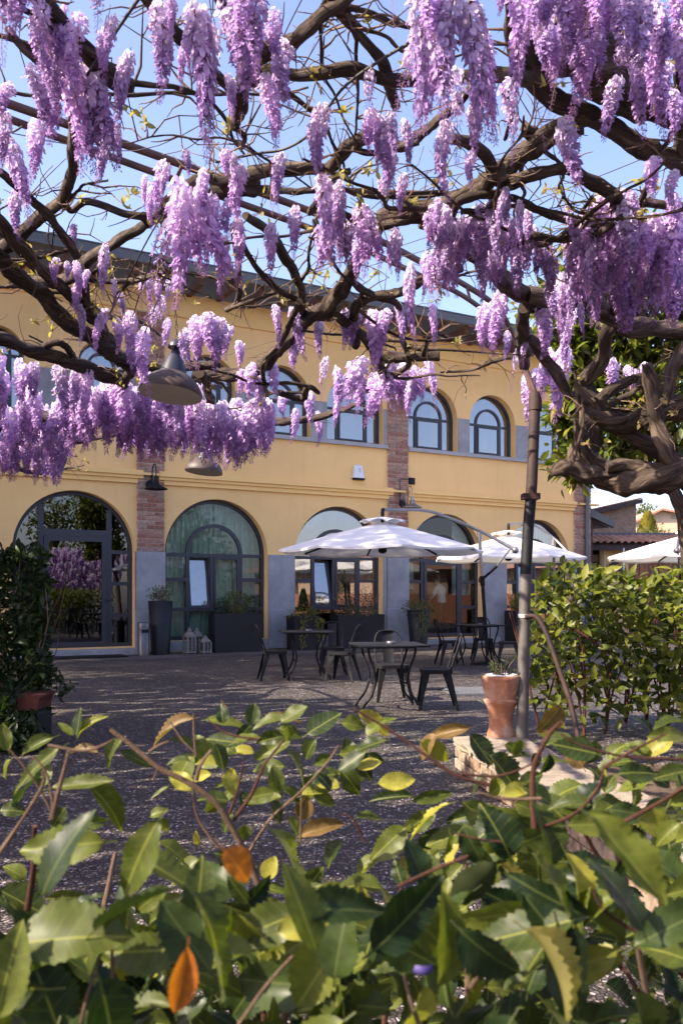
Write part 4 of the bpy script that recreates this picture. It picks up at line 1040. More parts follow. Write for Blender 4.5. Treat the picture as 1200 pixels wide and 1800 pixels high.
# person inside, behind the glazed door
def person_inside():
    p=BL(T(800),.62,.14)
    root=empty('person',p,TH+radians(205),'person in a white shirt seen from behind inside the glazed door','person')
    # pelvis first (skin root), spine, neck, arms, legs: a standing figure leaning a little forward (-y)
    verts=[(0,0,.92),(0,-.02,1.12),(0,-.06,1.32),(0,-.10,1.43),(0,-.13,1.50),
           (.18,-.08,1.37),(.25,-.14,1.14),(.17,-.34,1.02),(.15,-.42,1.02),(-.18,-.08,1.37),(-.25,-.14,1.14),(-.17,-.34,1.02),(-.15,-.42,1.02),
           (.10,0,.86),(.11,-.04,.48),(.11,.02,.09),(.11,-.12,.03),(-.10,0,.86),(-.11,.02,.48),(-.11,.10,.09),(-.11,-.04,.03)]
    ed=[(0,1),(1,2),(2,3),(3,4),(2,5),(5,6),(6,7),(7,8),(2,9),(9,10),(10,11),(11,12),(0,13),(13,14),(14,15),(15,16),(0,17),(17,18),(18,19),(19,20)]
    rad=[.145,.135,.15,.085,.055,.075,.050,.034,.03,.075,.050,.034,.03,.095,.065,.045,.035,.095,.065,.045,.035]
    me=bpy.data.meshes.new('body'); me.from_pydata(verts,ed,[]); o=inst('body',me,root)
    sk=o.modifiers.new('s','SKIN')
    for i,v in enumerate(me.skin_vertices[0].data): v.radius=(rad[i],rad[i]*.8); v.use_root=(i==0)
    o.modifiers.new('u','SUBSURF').levels=2
    dg=bpy.context.evaluated_depsgraph_get(); m2=bpy.data.meshes.new_from_object(o.evaluated_get(dg)); o.modifiers.clear(); o.data=m2
    m2.materials.clear(); m2.materials.append(M['shirt']); m2.materials.append(M['trousers']); m2.materials.append(M['skin'])
    for f in m2.polygons: c=f.center; f.material_index=1 if c.z<.94 else (2 if (c.z>1.455 or (c.y<-.30 and c.z<1.1)) else 0); f.use_smooth=True
    h=MB(); h.lathe([(.0001,-.13),(.05,-.12),(.072,-.06),(.078,0),(.080,.05),(.068,.10),(.035,.125),(.0001,.13)],18,c=(0,-.165,1.60)); h.lathe([(.0001,-.03),(.014,-.02),(.019,0),(.0001,.035)],8,c=(0,-.246,1.59))
    for s_ in (-1,1): h.lathe([(.0001,-.03),(.012,-.02),(.016,.01),(.0001,.03)],8,c=(s_*.08,-.16,1.59))
    h.build('head',M['skin'],root)
    h=MB(); h.lathe([(.083,-.02),(.088,.03),(.086,.07),(.072,.11),(.038,.137),(.0001,.141)],18,c=(0,-.152,1.603)); h.build('hair',M['hair'],root)
    for s_ in (-1,1):
        for k in range(4):
            f=MB(); x=s_*(.135+.011*k); f.tube([(x,-.43,1.02),(x,-.475,1.012),(x,-.50,.99),(x,-.495,.97)],[.009,.0085,.008,.006],6); f.build('finger',M['skin'],root)
        f=MB(); f.tube([(s_*.125,-.41,1.02),(s_*.105,-.44,1.012),(s_*.10,-.47,1.0)],[.01,.009,.007],6); f.build('thumb',M['skin'],root)
person_inside()
o=copy_tree(chair0); o.location=BL(T(830),1.1,.14); o.rotation_euler=(0,0,TH+radians(20)); tag(o,'dark chair inside the room just behind the glass door','chair','chairs inside the room')
o=copy_tree(tab0); o.location=BL(T(762),1.5,.14); o.rotation_euler=(0,0,TH); tag(o,'dark table inside the room behind the glazed door','table')

# ------------------------------------------------------------------ low brick wall, urn, pole, grate
wa=V((.86,6.42,0)); wb=V((1.30,3.3,0)); wdir=(wb-wa).normalized(); wn=V((-wdir.y,wdir.x,0))   # wn points to the right
if wn.x<0: wn=-wn
LW=(wb-wa).length; WH=.17
lw=empty('low_brick_wall',wa,atan2(wdir.y,wdir.x),'low weathered brick kerb wall with pale stone coping round the shrub bed','wall')
sgn=1 if (Matrix.Rotation(atan2(wdir.y,wdir.x),3,'Z')@V((0,1,0))).dot(wn)>0 else -1
core=MB(); ys=sorted((0.02*sgn,.50*sgn)); core.box(.02,LW,ys[0],ys[1],0,WH); core.build('core',M['mortar'],lw)
for c in range(2):
    z=.042+c*.082; x=-.0+(.12 if c else 0)*0
    off=0 if c==0 else .125
    x=-off
    while x<LW:
        a_=max(x,0); b_=min(x+.24,LW)
        if b_-a_>.04: inst('brick',R.choice(OB),lw,Matrix.Translation(((a_+b_)/2,sgn*(.035+R.uniform(-.005,.005)),z))@Matrix.Diagonal((b_-a_,.10,.072,1)))
        x+=.252
    x=.12 if c==0 else 0
    while x<.50:
        b_=min(x+.24,.50); inst('brick',R.choice(OB),lw,Matrix.Translation((.03+R.uniform(-.005,.005),sgn*((x+b_)/2),z))@Matrix.Diagonal((.10,b_-x-.012,.072,1))); x+=.252
cop=MB(); bmx=bmesh.new(); bmesh.ops.create_cube(bmx,size=1); bmesh.ops.subdivide_edges(bmx,edges=bmx.edges[:],cuts=3,use_grid_fill=True)
for v in bmx.verts: v.co+=V((noise.noise(v.co*3),noise.noise(v.co*3+V((5,0,0))),noise.noise(v.co*3+V((0,7,0)))*1.2))*.05
cme=bpy.data.meshes.new('coping_stone'); bmx.to_mesh(cme); bmx.free(); cme.materials.append(M['coping'])
x=-.03
while x<LW:
    w=R.uniform(.34,.5); inst('coping_stone',cme,lw,Matrix.Translation((x+w/2,sgn*.25,WH+.028+R.uniform(-.006,.006)))@Matrix.Rotation(R.uniform(-.03,.03),4,'Y')@Matrix.Diagonal((w-.012,.53,.055,1))); x+=w
WZ=WH+.055
bedm=MB(); bedm.add([(wa+wn*.7).to_tuple(),(wb+wn*.7).to_tuple(),(4.5,3.0,0),(5,7.0,0)],[(0,1,2,3)])
bedm=MB(); bedm.box(1.62,5.5,3.4,6.3,.0,.05); bd=bedm.build('shrub_bed',M['soil']); bd['kind']='structure'; bd['label']='dark soil of the shrub bed behind the low brick wall'

# terracotta urn
pu=P(880,1302,6.5); pu.z=WZ
ur=empty('terracotta_urn',pu,0,'terracotta urn on pedestal with a small straggly plant','urn')
S=6.5/F
b=MB(); prof=[(24,0),(25,5),(22,12),(21,26),(21.5,40),(25,54),(29,61),(31,66),(27,68),(26,70),(31,84),(33,97),(33.5,102),(34.5,104),(34.5,110),(31.5,111),(30.5,108),(.1,107)]
k_=(HZ-1186)*S+CAMZ-WZ; k_/=111
b.lathe([(r*S,z*k_) for r,z in prof],40); b.build('pot',M['terracotta'],ur)
b=MB(); b.lathe([(30.2*S,103*k_),(20*S,107*k_),(.0001,108.5*k_)],20); b.build('soil',M['soil'],ur)
it=[]; rr=random.Random(9); sm=MB()
for k in range(14):
    a=rr.uniform(0,2*pi); L=rr.uniform(.06,.15); q=rr.uniform(.02,.11); b0=V((cos(a)*.05*rr.random(),sin(a)*.05,108*k_)); tip=b0+V((cos(a)*q,sin(a)*q,L)); sm.tube([b0,(b0+tip)/2+V((0,0,.015)),tip],[.003,.0025,.0015],5)
    for j in range(9): 
        t=rr.random(); it.append((b0+(tip-b0)*t,rdir(rr,.2),rdir(rr,.6),.035))
for k in range(60):
    a=rr.uniform(0,2*pi); q=rr.uniform(0,.12); it.append((V((cos(a)*q,sin(a)*q,108.5*k_+.004)),rdir(rr),V((0,0,1)),.022))
pp=empty('potted_plant',V((pu.x,pu.y,pu.z)),0,'small straggly dark plant growing in the terracotta urn','plant')
sm.build('stems',M['twig'],pp)
pl0=pp.location.copy(); pp.location=(0,0,0); leaf_cloud(pp,it[:126],M['dark_m'],M['dark_m'],TLEAF,0); pp.location=pl0
pp2=MB()
# white saucer ring visible on the soil
b=MB(); b.lathe([(.118,0),(.122,.006),(.110,.010),(.1,.006)],24,c=(.0,0,109.5*k_)); b.build('inner_rim',M['white_paint'],ur)

# rusty pergola pole with its brace
pf=P(917,1306,6.4); pf.z=WZ; ptop=P(931,642,6.75); 
pg=empty('pergola_frame',pf,0,'tall rusty pergola pole with brace and two long rusty pipes','pergola')
def pgp(name,mb,mat): o=mb.build(name,mat,pg); o.location=-pg.location; return o
mid=P(928,925,6.58)
low=P(921,1090,6.5)
m0=P(923,1010,6.53); b=MB(); b.tube([pf,low,m0],[.0445,.044,.0436],16); pgp('lower_pole',b,M['grey_pole']); b=MB(); b.tube([m0,mid],[.0434,.0433],16); pgp('dark_pole_section',b,M['black'])  # grey lower stretch, then a black stretch of the same pole
b=MB(); b.tube([mid,P(932,880,6.61)],[.0438,.0438],16); pgp('dark_pole_section',b,M['black'])
b=MB(); b.tube([P(932,880,6.61),P(934,850,6.63),P(940,705,6.72)],[.044,.0435,.043],16); b.tube([P(940,722,6.71),P(940.5,692,6.72)],.052,16); pgp('upper_pole',b,M['pole'])
b=MB(); c_=P(934,873,6.62); b.box(c_.x-.075,c_.x+.055,c_.y-.055,c_.y+.055,c_.z-.022,c_.z+.022); pgp('clamp',b,M['pole'])
b=MB(); c_=P(921.5,1083,6.5); b.tube([c_+V((0,0,-.012)),c_+V((0,0,.016))],.05,16); pgp('tape_band',b,M['sill'])
b=MB(); b.tube(crom([P(922,1085,6.44),P(940,1084,6.42),P(956,1105,6.38),P(978,1165,6.3),P(1003,1240,6.2),P(1022,1330,6.05)],6),.019,10); pgp('brace',b,M['pole'])
za=3.34
b=MB(); b.tube(crom([P(942,695,6.72),P(925,650,6.72),P(905,607,6.65),P(875,568,6.4),P(815,521,5.85),P(735,483,5.35),PZ(600,422,3.22),PZ(365,337,3.3),PZ(120,248,3.33),PZ(-80,172,3.34)],5),.017,8); pgp('pipe',b,M['rod'])
b=MB(); b.tube(crom([P(938,700,6.74),P(905,600,6.7),P(875,543,6.35),P(820,503,5.95),P(750,466,5.45),P(675,427,5.0),PZ(555,375,3.36),PZ(330,293,3.38),PZ(200,247,3.38),PZ(0,177,3.38)],5),.020,8); pgp('pipe',b,M['rod'])
b=MB()
for a_,c_ in ((P(750,467,5.4),P(745,488,5.4)),(P(680,432,5.0),P(700,467,5.1)),(PZ(555,377,3.3),PZ(560,403,3.24)),(PZ(320,291,3.34),PZ(310,315,3.3)),(P(820,505,5.9),P(825,524,5.9))): b.tube([a_,c_],.010,6)
pgp('spacer',b,M['rod'])
b=MB(); c_=P(932,655,6.72); b.tube([c_,P(905,600,6.6)],.014,6)
# drain cover
p=GP(836,1217); b=MB(); gc=empty('drain_cover',V((p.x,p.y,0)),.12,'rectangular grey metal drain cover with bars, left of the urn','drain cover')
b.box(-.40,.40,-.42,.42,.0,.018); b.build('plate',M['grate'],gc)
for k in range(2):
    b=MB(); b.box(-.38,.38,-.40+k*.41,-.40+k*.41+.385,.0185,.030)
    b.build('cover_panel',M['grate'],gc,bevel=.004)
b=MB()
for k in range(13): b.box(-.37+k*.058,-.37+k*.058+.03,-.385,.37,.0305,.036)
b.build('tread_bars',M['grate'],gc)

# ------------------------------------------------------------------ pendant lamps
def pendant(px,py_rim,wpx,d,label,tilt,chain_to):
    c=P(px,py_rim,d); root=empty('pendant_lamp',c,0,label,'pendant lamp','bell pendant lamps hanging under the wisteria'); k=wpx/2*d/F/.228
    Mt=Matrix.Rotation(tilt[0],4,'X')@Matrix.Rotation(tilt[1],4,'Y')
    b=MB(); out=[(.228,0),(.230,.012),(.222,.045),(.19,.095),(.145,.135),(.105,.158)]
    b.lathe([(r*k,z*k) for r,z in out],40,M=Mt); o=b.build('bell',M['lamp_outer'],root)
    b=MB(); b.lathe([(r*k-.003,z*k-.002) for r,z in out]+[(.06*k,.17*k),(.0001,.18*k)],40,M=Mt); o=b.build('bell_lining',M['lamp_inner'],root)
    b=MB(); b.lathe([(r*k,z*k) for r,z in [(.103,.1575),(.088,.20),(.062,.27),(.032,.325),(.018,.335),(.014,.36)]],28,M=Mt); b.build('neck',M['lamp_neck'],root)
    b=MB(); b.lathe([(r*k,z*k) for r,z in [(.062,.352),(.060,.372),(.048,.40),(.02,.418),(.0001,.42)]],24,M=Mt); b.build('cap',M['lamp_neck'],root)
    b=MB(); b.lathe([(.0001,.02),(.035,.03),(.045,.07),(.03,.12),(.018,.15)],14,M=Mt); b.build('bulb',M['lantern'],root)
    b=MB(); top=Mt@V((0,0,.42*k)); end=chain_to-c; nl=int((end-top).length/.035)
    for i in range(nl):
        q=top+(end-top)*(i+.5)/nl; dd=(end-top).normalized(); sd_=dd.cross(V((1,0,0)) if i%2 else V((0,1,0))).normalized()
        ring=[q+dd*.020*cos(a)+sd_*.009*sin(a) for a in [2*pi*j/8 for j in range(9)]]; b.tube(ring,.0028,5,caps=False)
    b.build('chain',M['cable'],root)
pendant(300,694,110,6.1,'large rusty bell lamp hanging on a chain below the wisteria',(-.10,.10),P(303,470,6.05))
pendant(358,830,66,10.6,'smaller bell lamp partly hidden by the far wisteria blossom',(-.06,.1),P(372,700,10.6))

# fallen petals on the paving
rr=random.Random(88); b=MB()
for _ in range(800):
    d=rr.uniform(3.2,17)**1.0; x=rr.uniform(-.42,.42)*d
    if BL(0,0,0).y-1.2+x*TAN<d: continue
    s=rr.uniform(.005,.011); a=rr.uniform(0,6.28); z=.006+rr.uniform(0,.004)
    pt=[V((x+s*cos(a+k*1.2566)*(1 if k%2 else .8),d+s*sin(a+k*1.2566)*.9,z+rr.uniform(0,.005))) for k in range(5)]
    b.add([V((x,d,z-.002))]+pt,[(0,1+k,1+(k+1)%5) for k in range(5)])
M['petal_litter']=surf('faded_petal',(.40,.30,.42),(.55,.46,.56),8,.8,0)
o=b.build('fallen_petals',M['petal_litter']); tag(o,'faded wisteria petals scattered over the courtyard paving','petals',kind='stuff')

# ------------------------------------------------------------------ wisteria
WR=empty('wisteria',(2.75,5.6,0),0,'old wisteria with thick twisting trunk at the right, trained over the pipes','wisteria')
WL=empty('wisteria',(-4.2,4.6,0),0,'wisteria limbs and dense blossom coming in from the left','wisteria')
def wpart(root,name,mb,mat):
    o=mb.build(name,mat,root); o.location=-root.location; return o
cnt=[0]; TIPS=[]
def branch(root,pts,rad,z=3.12,d=None,name='branch',n=9,wob=.13,ridge=.07,k=8,mat='bark'):
    """pts in photograph pixels, rad in pixels; lies at height z (number or list) or at depth d"""
    q=[];m=len(pts)
    zz=z if hasattr(z,'__len__') else [z]*m
    if d is not None: dd=d if hasattr(d,'__len__') else [d]*m
    rr=rad if hasattr(rad,'__len__') else [rad]*m
    if len(rr)!=m: rr=list(np.interp(np.linspace(0,1,m),np.linspace(0,1,len(rr)),rr))
    w=[]
    for i,(x,y) in enumerate(pts):
        p=PZ(x,y,zz[i]) if d is None else P(x,y,dd[i]); q.append(p); w.append(rr[i]*p.y/F)
    cnt[0]+=1; c=crom(q,k); r=interp(w,k)
    # a little of the kinks and swellings of old vine wood
    c=[p+V((noise.noise(p*6+V((cnt[0],0,0))),noise.noise(p*6+V((0,cnt[0],3))),noise.noise(p*6+V((9,0,cnt[0])))))*r[i]*.35 for i,p in enumerate(c)]
    r=[a*(1+.16*noise.noise(p*9+V((0,0,cnt[0])))) for a,p in zip(r,c)]
    b=MB(); r=[x*.86 for x in r]; b.tube(c,r,int(n*1.35),0,True,wob*1.35,cnt[0],6.0,ridge*1.5); wpart(root,name,b,M[mat])
    TIPS.append((root,c,r))
B=lambda *a,**k: branch(WR,*a,**k)
L_=lambda *a,**k: branch(WL,*a,**k)
# upper left
L_([(40,-60),(75,0),(115,45),(150,85),(185,120),(215,140),(228,152)],[16,17,17,18,19,21,14],z=3.1,n=12)
L_([(185,115),(180,150),(170,175)],[9,8,6],z=3.15)
L_([(15,50),(40,85),(75,115),(105,150),(128,190),(130,250),(130,290),(115,335),(100,365),(60,390),(30,420),(0,436),(-40,455)],[8,9,9,10,11,11,11,11,12,12,13,14,14],z=3.14,n=11)
L_([(-20,375),(0,392),(20,415),(48,445),(70,475)],[13,13,13,12,10],z=3.0)
L_([(-40,405),(0,455),(30,485),(65,510),(95,545),(130,575),(170,600),(210,630),(232,645)],[16,16,16,17,17,16,15,16,13],z=[3.05]*9,n=12)
L_([(-30,375),(0,400),(30,430),(55,460),(85,485),(125,520),(155,550),(180,580),(203,612)],[12,13,13,13,12,12,12,11,9],z=3.1,n=11)
L_([(370,340),(340,360),(300,375),(255,396),(200,428),(165,450),(140,470),(135,485),(100,495),(60,497),(20,500)],[9,9,9,9,10,11,12,12,12,11,10],z=3.16,n=11)
L_([(0,300),(20,320),(65,360),(95,390),(118,420),(135,450)],[8,9,9,9,9,9],z=3.05)
L_([(142,470),(150,510),(155,540),(160,560)],[8,8,8,7],z=3.1)
L_([(110,355),(125,370),(150,355),(180,360),(215,374),(250,380),(262,392)],[5,6,6,7,8,9,11],z=3.14)
L_([(260,390),(280,370),(305,345),(350,312),(380,318),(420,315)],[9,9,10,10,10,11],z=3.15,n=11)
L_([(-40,585),(0,595),(40,610),(100,628),(160,652),(215,672)],[12,13,13,14,14,12],z=3.0,n=11)
L_([(218,672),(221,690),(212,697),(165,702),(128,690)],[8,7,6,6,4],z=2.98)
L_([(215,672),(228,655),(233,648)],[10,9,9],z=3.0)
L_([(65,620),(85,605),(110,605),(130,625)],[6,7,7,6],z=3.05)
L_([(230,640),(270,646),(320,645),(380,640)],[11,10,9,8],z=3.02)
L_([(-30,770),(0,745),(60,735),(120,735),(190,740),(260,735),(320,725),(362,722)],[14,13,12,10,9,8,7,6],z=2.9)
L_([(0,800),(40,770),(80,765),(110,790),(105,825),(60,830),(0,815)],[10,9,7,6,5,5,4],z=2.85)
L_([(100,755),(130,775),(170,770),(245,755)],[7,6,5,4],z=2.88)
L_([(232,497),(290,480)],[4,3],z=3.05); 
L_([(140,490),(190,495),(240,492),(292,475)],[5,5,6,4],z=3.12)
# upper centre
B([(235,-30),(258,0),(300,45),(330,75),(380,130),(415,162)],[10,11,11,11,10,9],z=3.15)
B([(375,-30),(390,0),(415,40),(445,75),(462,92)],[13,14,14,14,13],z=3.1,n=11)
B([(640,-30),(600,5),(575,20),(540,50),(505,75),(462,95),(435,125),(422,165),(420,190),(410,224)],[10,12,13,13,14,17,16,14,14,7],z=3.12,n=12)
B([(585,-25),(582,5),(592,20)],[7,9,10],z=3.15)
B([(428,148),(475,125),(525,131),(600,122),(650,132),(690,140),(750,140),(810,135),(880,130),(935,140)],[14,13,13,13,13,14,13,12,14,16],z=3.13,n=12)
B([(590,18),(600,30),(630,60),(665,100),(680,130),(690,170),(694,187)],[6,8,9,10,12,12,9],z=3.16,n=10)
B([(425,315),(480,296),(550,296),(578,297),(600,270),(624,248),(654,240),(668,246),(705,258),(733,238),(757,222),(800,185),(835,150)],[14,14,13,12,13,13,13,11,12,12,10,9,9],z=3.14,n=12)
B([(620,262),(650,270),(690,262),(735,250)],[5,6,6,6],z=3.1)
B([(545,375),(560,345),(575,318),(615,300)],[7,7,7,6],z=3.1)
B([(410,222),(430,240),(425,260)],[5,5,3],z=3.1)
B([(380,330),(420,318),(440,330)],[22,26,18],z=3.16,n=12,wob=.3)
# upper right
B([(1025,222),(985,230),(955,245),(940,258),(920,272),(897,290),(874,303)],[18,20,19,20,19,19,16],z=3.2,n=14,wob=.2,ridge=.12)
B([(948,250),(935,232),(922,222)],[14,16,9],z=3.24,wob=.35)
B([(793,244),(825,254),(852,270),(861,292),(868,310),(890,321),(925,308),(960,303),(1000,300),(1040,320),(1080,347),(1105,378),(1113,410)],[10,12,12,12,13,14,13,12,13,14,14,13,12],z=3.12,n=12)
B([(900,-10),(905,70),(925,110),(950,150),(980,177),(1015,196),(1060,216),(1100,240),(1150,266),(1215,296)],[18,22,24,22,20,20,19,19,19,20],z=3.22,n=14,ridge=.1)
B([(960,20),(1000,60),(1045,95),(1090,140),(1130,175),(1220,215)],[30,48,58,48,36,34],z=3.3,n=16,wob=.25,ridge=.14)
B([(1200,20),(1192,60),(1196,120),(1200,240),(1196,300)],[14,14,15,16,12],z=3.25)
B([(675,388),(700,376),(725,371),(800,352),(840,334),(865,315),(880,302)],[20,21,20,18,17,15,12],z=3.1,n=14,wob=.2,ridge=.13)
B([(785,398),(800,362),(815,346),(860,341),(910,352),(960,376),(1025,396),(1066,406),(1090,391),(1102,376)],[7,8,8,8,8,8,8,8,8,8],z=3.06)
B([(905,424),(940,414),(990,421),(1050,410),(1092,380)],[7,7,7,7,7],z=3.0)
B([(810,372),(850,370),(875,350),(897,328)],[6,6,6,5],z=3.05)
B([(600,372),(640,395),(690,392),(750,388),(785,398),(840,402)],[6,7,7,7,6,5],z=3.05)
B([(735,390),(770,398),(800,425),(840,452),(885,492),(920,520),(945,538)],[10,15,17,17,17,17,15],z=3.08,n=13,ridge=.12)
B([(930,520),(960,520),(1000,520),(1040,535),(1075,556),(1110,571),(1150,577),(1215,584)],[17,18,19,20,19,19,18,18],z=3.06,n=13)
B([(922,540),(918,600),(921,640)],[14,14,12],z=3.04,n=11)
B([(935,595),(960,635),(990,675),(1005,700)],[13,12,11,8],z=[3.0,2.9,2.75,2.65])
B([(1110,360),(1150,358),(1215,365)],[9,9,10],z=3.1)
B([(1110,405),(1085,450),(1075,500),(1080,555)],[10,8,8,8],z=3.05)
B([(1040,345),(1010,390),(985,420)],[4,4,4],z=3.1); B([(1075,345),(1010,395),(960,430),(935,428)],[5,5,4,3],z=3.0)
# centre
B([(670,392),(650,420),(625,460),(605,505),(577,535),(545,556),(520,585),(480,625),(450,652),(400,660),(338,660)],[12,13,13,15,17,16,14,13,12,13,12],z=3.08,n=13,ridge=.1)
B([(350,655),(360,668),(369,700),(373,730),(400,746),(450,746),(500,741),(550,736),(600,720),(640,705)],[10,9,9,9,10,9,8,7,6,4],z=3.0,n=10)
B([(430,378),(465,404),(485,422),(500,450),(520,485),(530,520),(524,566)],[8,9,9,10,9,9,9],z=3.1)
B([(408,395),(418,460),(420,525),(398,545)],[6,6,6,5],z=3.1)
B([(420,420),(450,470),(485,505),(527,531)],[6,6,6,6],z=3.05)
B([(525,530),(495,600),(462,640),(470,700)],[7,6,5,4],z=2.98)
B([(610,488),(625,502),(650,515),(690,530),(705,550),(705,590),(716,622)],[7,7,7,7,7,6,5],z=3.05)
B([(625,605),(623,545),(645,525),(700,515),(735,494),(775,484),(810,470)],[10,10,10,10,10,9,8],z=3.04,n=10)
B([(590,555),(600,562),(640,593),(660,625),(676,668)],[8,9,10,10,8],z=3.0)
B([(660,630),(690,631),(725,628),(771,626)],[7,8,9,10],z=2.98)
B([(743,624),(750,600),(760,584),(780,590),(797,602)],[5,5,4,4,3],z=2.98)
B([(680,668),(700,655),(716,644),(717,622)],[6,6,6,5],z=2.95)
B([(490,690),(530,700),(540,680),(560,690)],[6,7,6,4],z=2.95)
B([(400,545),(440,530),(490,512)],[4,4,3],z=3.0)
# the old trunk
TD=[5.5,5.6,5.7,5.75,5.8,5.85,5.85,5.85,5.85,5.85,5.85,5.8,5.75,5.65,5.55]
B([(1075,572),(1063,600),(1060,626),(1051,646),(1037,664),(1026,678),(1031,693),(1045,712),(1038,745),(1029,783),(1038,812),(1056,832),(1085,848),(1114,850),(1215,830)],[12,12,12,12,13,14,18,22,24,25,25,26,26,25,27],d=TD,name='trunk',n=18,wob=.22,ridge=.16,k=7)
B([(1035,735),(1063,738),(1098,742),(1127,734),(1156,722),(1220,712)],[18,21,22,22,22,24],d=[5.82,5.8,5.8,5.78,5.75,5.7],name='trunk',n=16,wob=.22,ridge=.15)
B([(1135,640),(1142,672),(1145,707),(1150,742),(1165,783),(1185,812),(1220,836)],[9,14,15,16,16,17,19],d=[5.5,5.55,5.58,5.6,5.6,5.6,5.6],name='trunk',n=14,ridge=.14)
B([(1215,585),(1191,635),(1180,655),(1174,684),(1165,718),(1150,760)],[14,13,13,14,15,14],d=5.7,n=12)
B([(968,830),(985,822),(1005,826),(1020,835),(1045,838),(1080,842)],[7,14,15,14,14,14],d=5.75,n=12,wob=.35)
B([(1064,822),(1090,816),(1112,820),(1156,832),(1220,858)],[10,13,14,14,15],d=5.68,n=12,ridge=.14)
B([(1085,748),(1105,762),(1142,785),(1185,812),(1225,828)],[13,15,16,17,18],d=5.9,n=12)
B([(1050,705),(1070,690),(1100,672),(1142,660)],[12,11,10,7],d=5.75,n=11)
B([(1128,668),(1112,690),(1090,700),(1068,712)],[6,6,6,6],d=5.7)
B([(1010,650),(1012,690),(1013,720),(1014,760),(1018,810)],[3,3,4,4,3],d=5.7); B([(1022,700),(1024,740),(1012,790),(1008,812)],[2.5,3,3,3],d=5.65)
B([(1205,836),(1290,862),(1345,960),(1350,1150),(1342,1330),(1345,1440)],[34,38,38,40,44,56],d=[5.6,5.65,5.7,5.7,5.7,5.7],name='trunk',n=18,wob=.22,ridge=.15,k=7)
# wires and cables
def wire(root,pts,r,z=3.2,name='wire'):
    b=MB(); b.tube(crom([PZ(x,y,z) for x,y in pts],5),r,5); wpart(root,name,b,M['cable'])
wire(WR,[(250,-10),(200,62),(140,152)],.0055,3.05,'cable'); wire(WR,[(840,-10),(780,40),(670,105),(600,158),(548,232),(500,262),(450,270),(380,285)],.0055,3.08,'cable')
for pts in ([(0,230),(240,265),(420,180)],[(545,470),(700,330),(830,300),(1200,150)],[(700,310),(880,270),(1200,165)],[(620,460),(800,400),(1000,330),(1200,250)],[(640,470),(850,410),(1030,350),(1200,285)],[(350,640),(480,600),(640,560),(860,610)],[(530,0),(500,60),(480,110)],[(590,5),(560,70),(530,120)],[(450,270),(600,300)],[(1120,60),(1200,-10)],[(380,220),(330,260),(285,272)],[(690,610),(830,600),(925,560)]):
    wire(WR,pts,.0022,3.18)
for pts in ([(220,600),(270,440),(300,350)],[(235,640),(300,470),(360,370)],[(190,560),(255,430),(310,340)],[(0,220),(20,232),(40,222)],[(95,400),(90,455),(84,475)],[(0,440),(60,500),(110,530)]): wire(WL,pts,.004,3.05,'cable')

# thin twigs and young pale leaves sprouting from the limbs
rr=random.Random(21)
def sprouts(root,n,seed):
    rr=random.Random(seed); tw=MB(); lv=[]
    pool=[(c,r) for ro,c,r in TIPS if ro is root]
    for _ in range(n):
        c,r=rr.choice(pool); i=rr.randrange(1,len(c)-1); p=c[i]; 
        if p.z<2.3: continue
        L=rr.uniform(.06,.30)*(1 if rr.random()<.85 else 1.7); a=rr.uniform(0,2*pi); dr=V((cos(a),sin(a),rr.uniform(-.3,.7))).normalized()
        pts=[p]; q=p.copy()
        for s in range(4): 
            dr=(dr+rdir(rr)*.55).normalized(); q=q+dr*L/4*rr.uniform(.7,1.3); pts.append(q.copy())
        r0=rr.uniform(.0025,.006); tw.tube(pts,list(np.linspace(r0,.0015,5)),5)
        if rr.random()<.35:
            s_=pts[2]; d2=(dr+rdir(rr)).normalized(); tw.tube([s_,s_+d2*L*.3,s_+d2*L*.45+V((0,0,.02))],[.003,.002,.0012],4)
        if rr.random()<.17:
            for j in range(rr.randrange(5,12)):
                s_=pts[-1]-dr*L*.3*rr.random(); lv.append((s_,(rdir(rr,.1)),rdir(rr,.5),rr.uniform(.02,.045)))
    o=wpart(root,'twigs',tw,M['twig']); o['kind']='stuff'
    l0=root.location.copy(); leaf_cloud(root,lv,M['young_m'],M['young_m'],TLEAF,0,mass='young_leaves')
def branchlets(root,n,seed):
    rr=random.Random(seed); pool=[(c,r) for ro,c,r in TIPS if ro is root and min(p.z for p in c)>2.6]
    for k in range(n):
        c,r=rr.choice(pool); i=rr.randrange(2,len(c)-2); p=c[i]; L=rr.uniform(.45,1.1); a=rr.uniform(0,2*pi); dr=V((cos(a),sin(a),rr.uniform(-.12,.15))).normalized(); pts=[p]; q=p.copy()
        for s in range(6):
            dr=(dr+rdir(rr)*.42); dr.z*=.5; dr.normalize(); q=q+dr*L/6; pts.append(q.copy())
        r0=min(r[i]*.7,rr.uniform(.009,.018)); cc=crom(pts,5); ra=list(np.linspace(r0,r0*.45,len(cc))); b=MB(); b.tube(cc,ra,8,0,True,.3,k+seed,6,.1); wpart(root,'branch',b,M['bark']); TIPS.append((root,cc,ra))
branchlets(WR,46,61); branchlets(WL,22,62)
sprouts(WR,760,3); sprouts(WL,380,4)

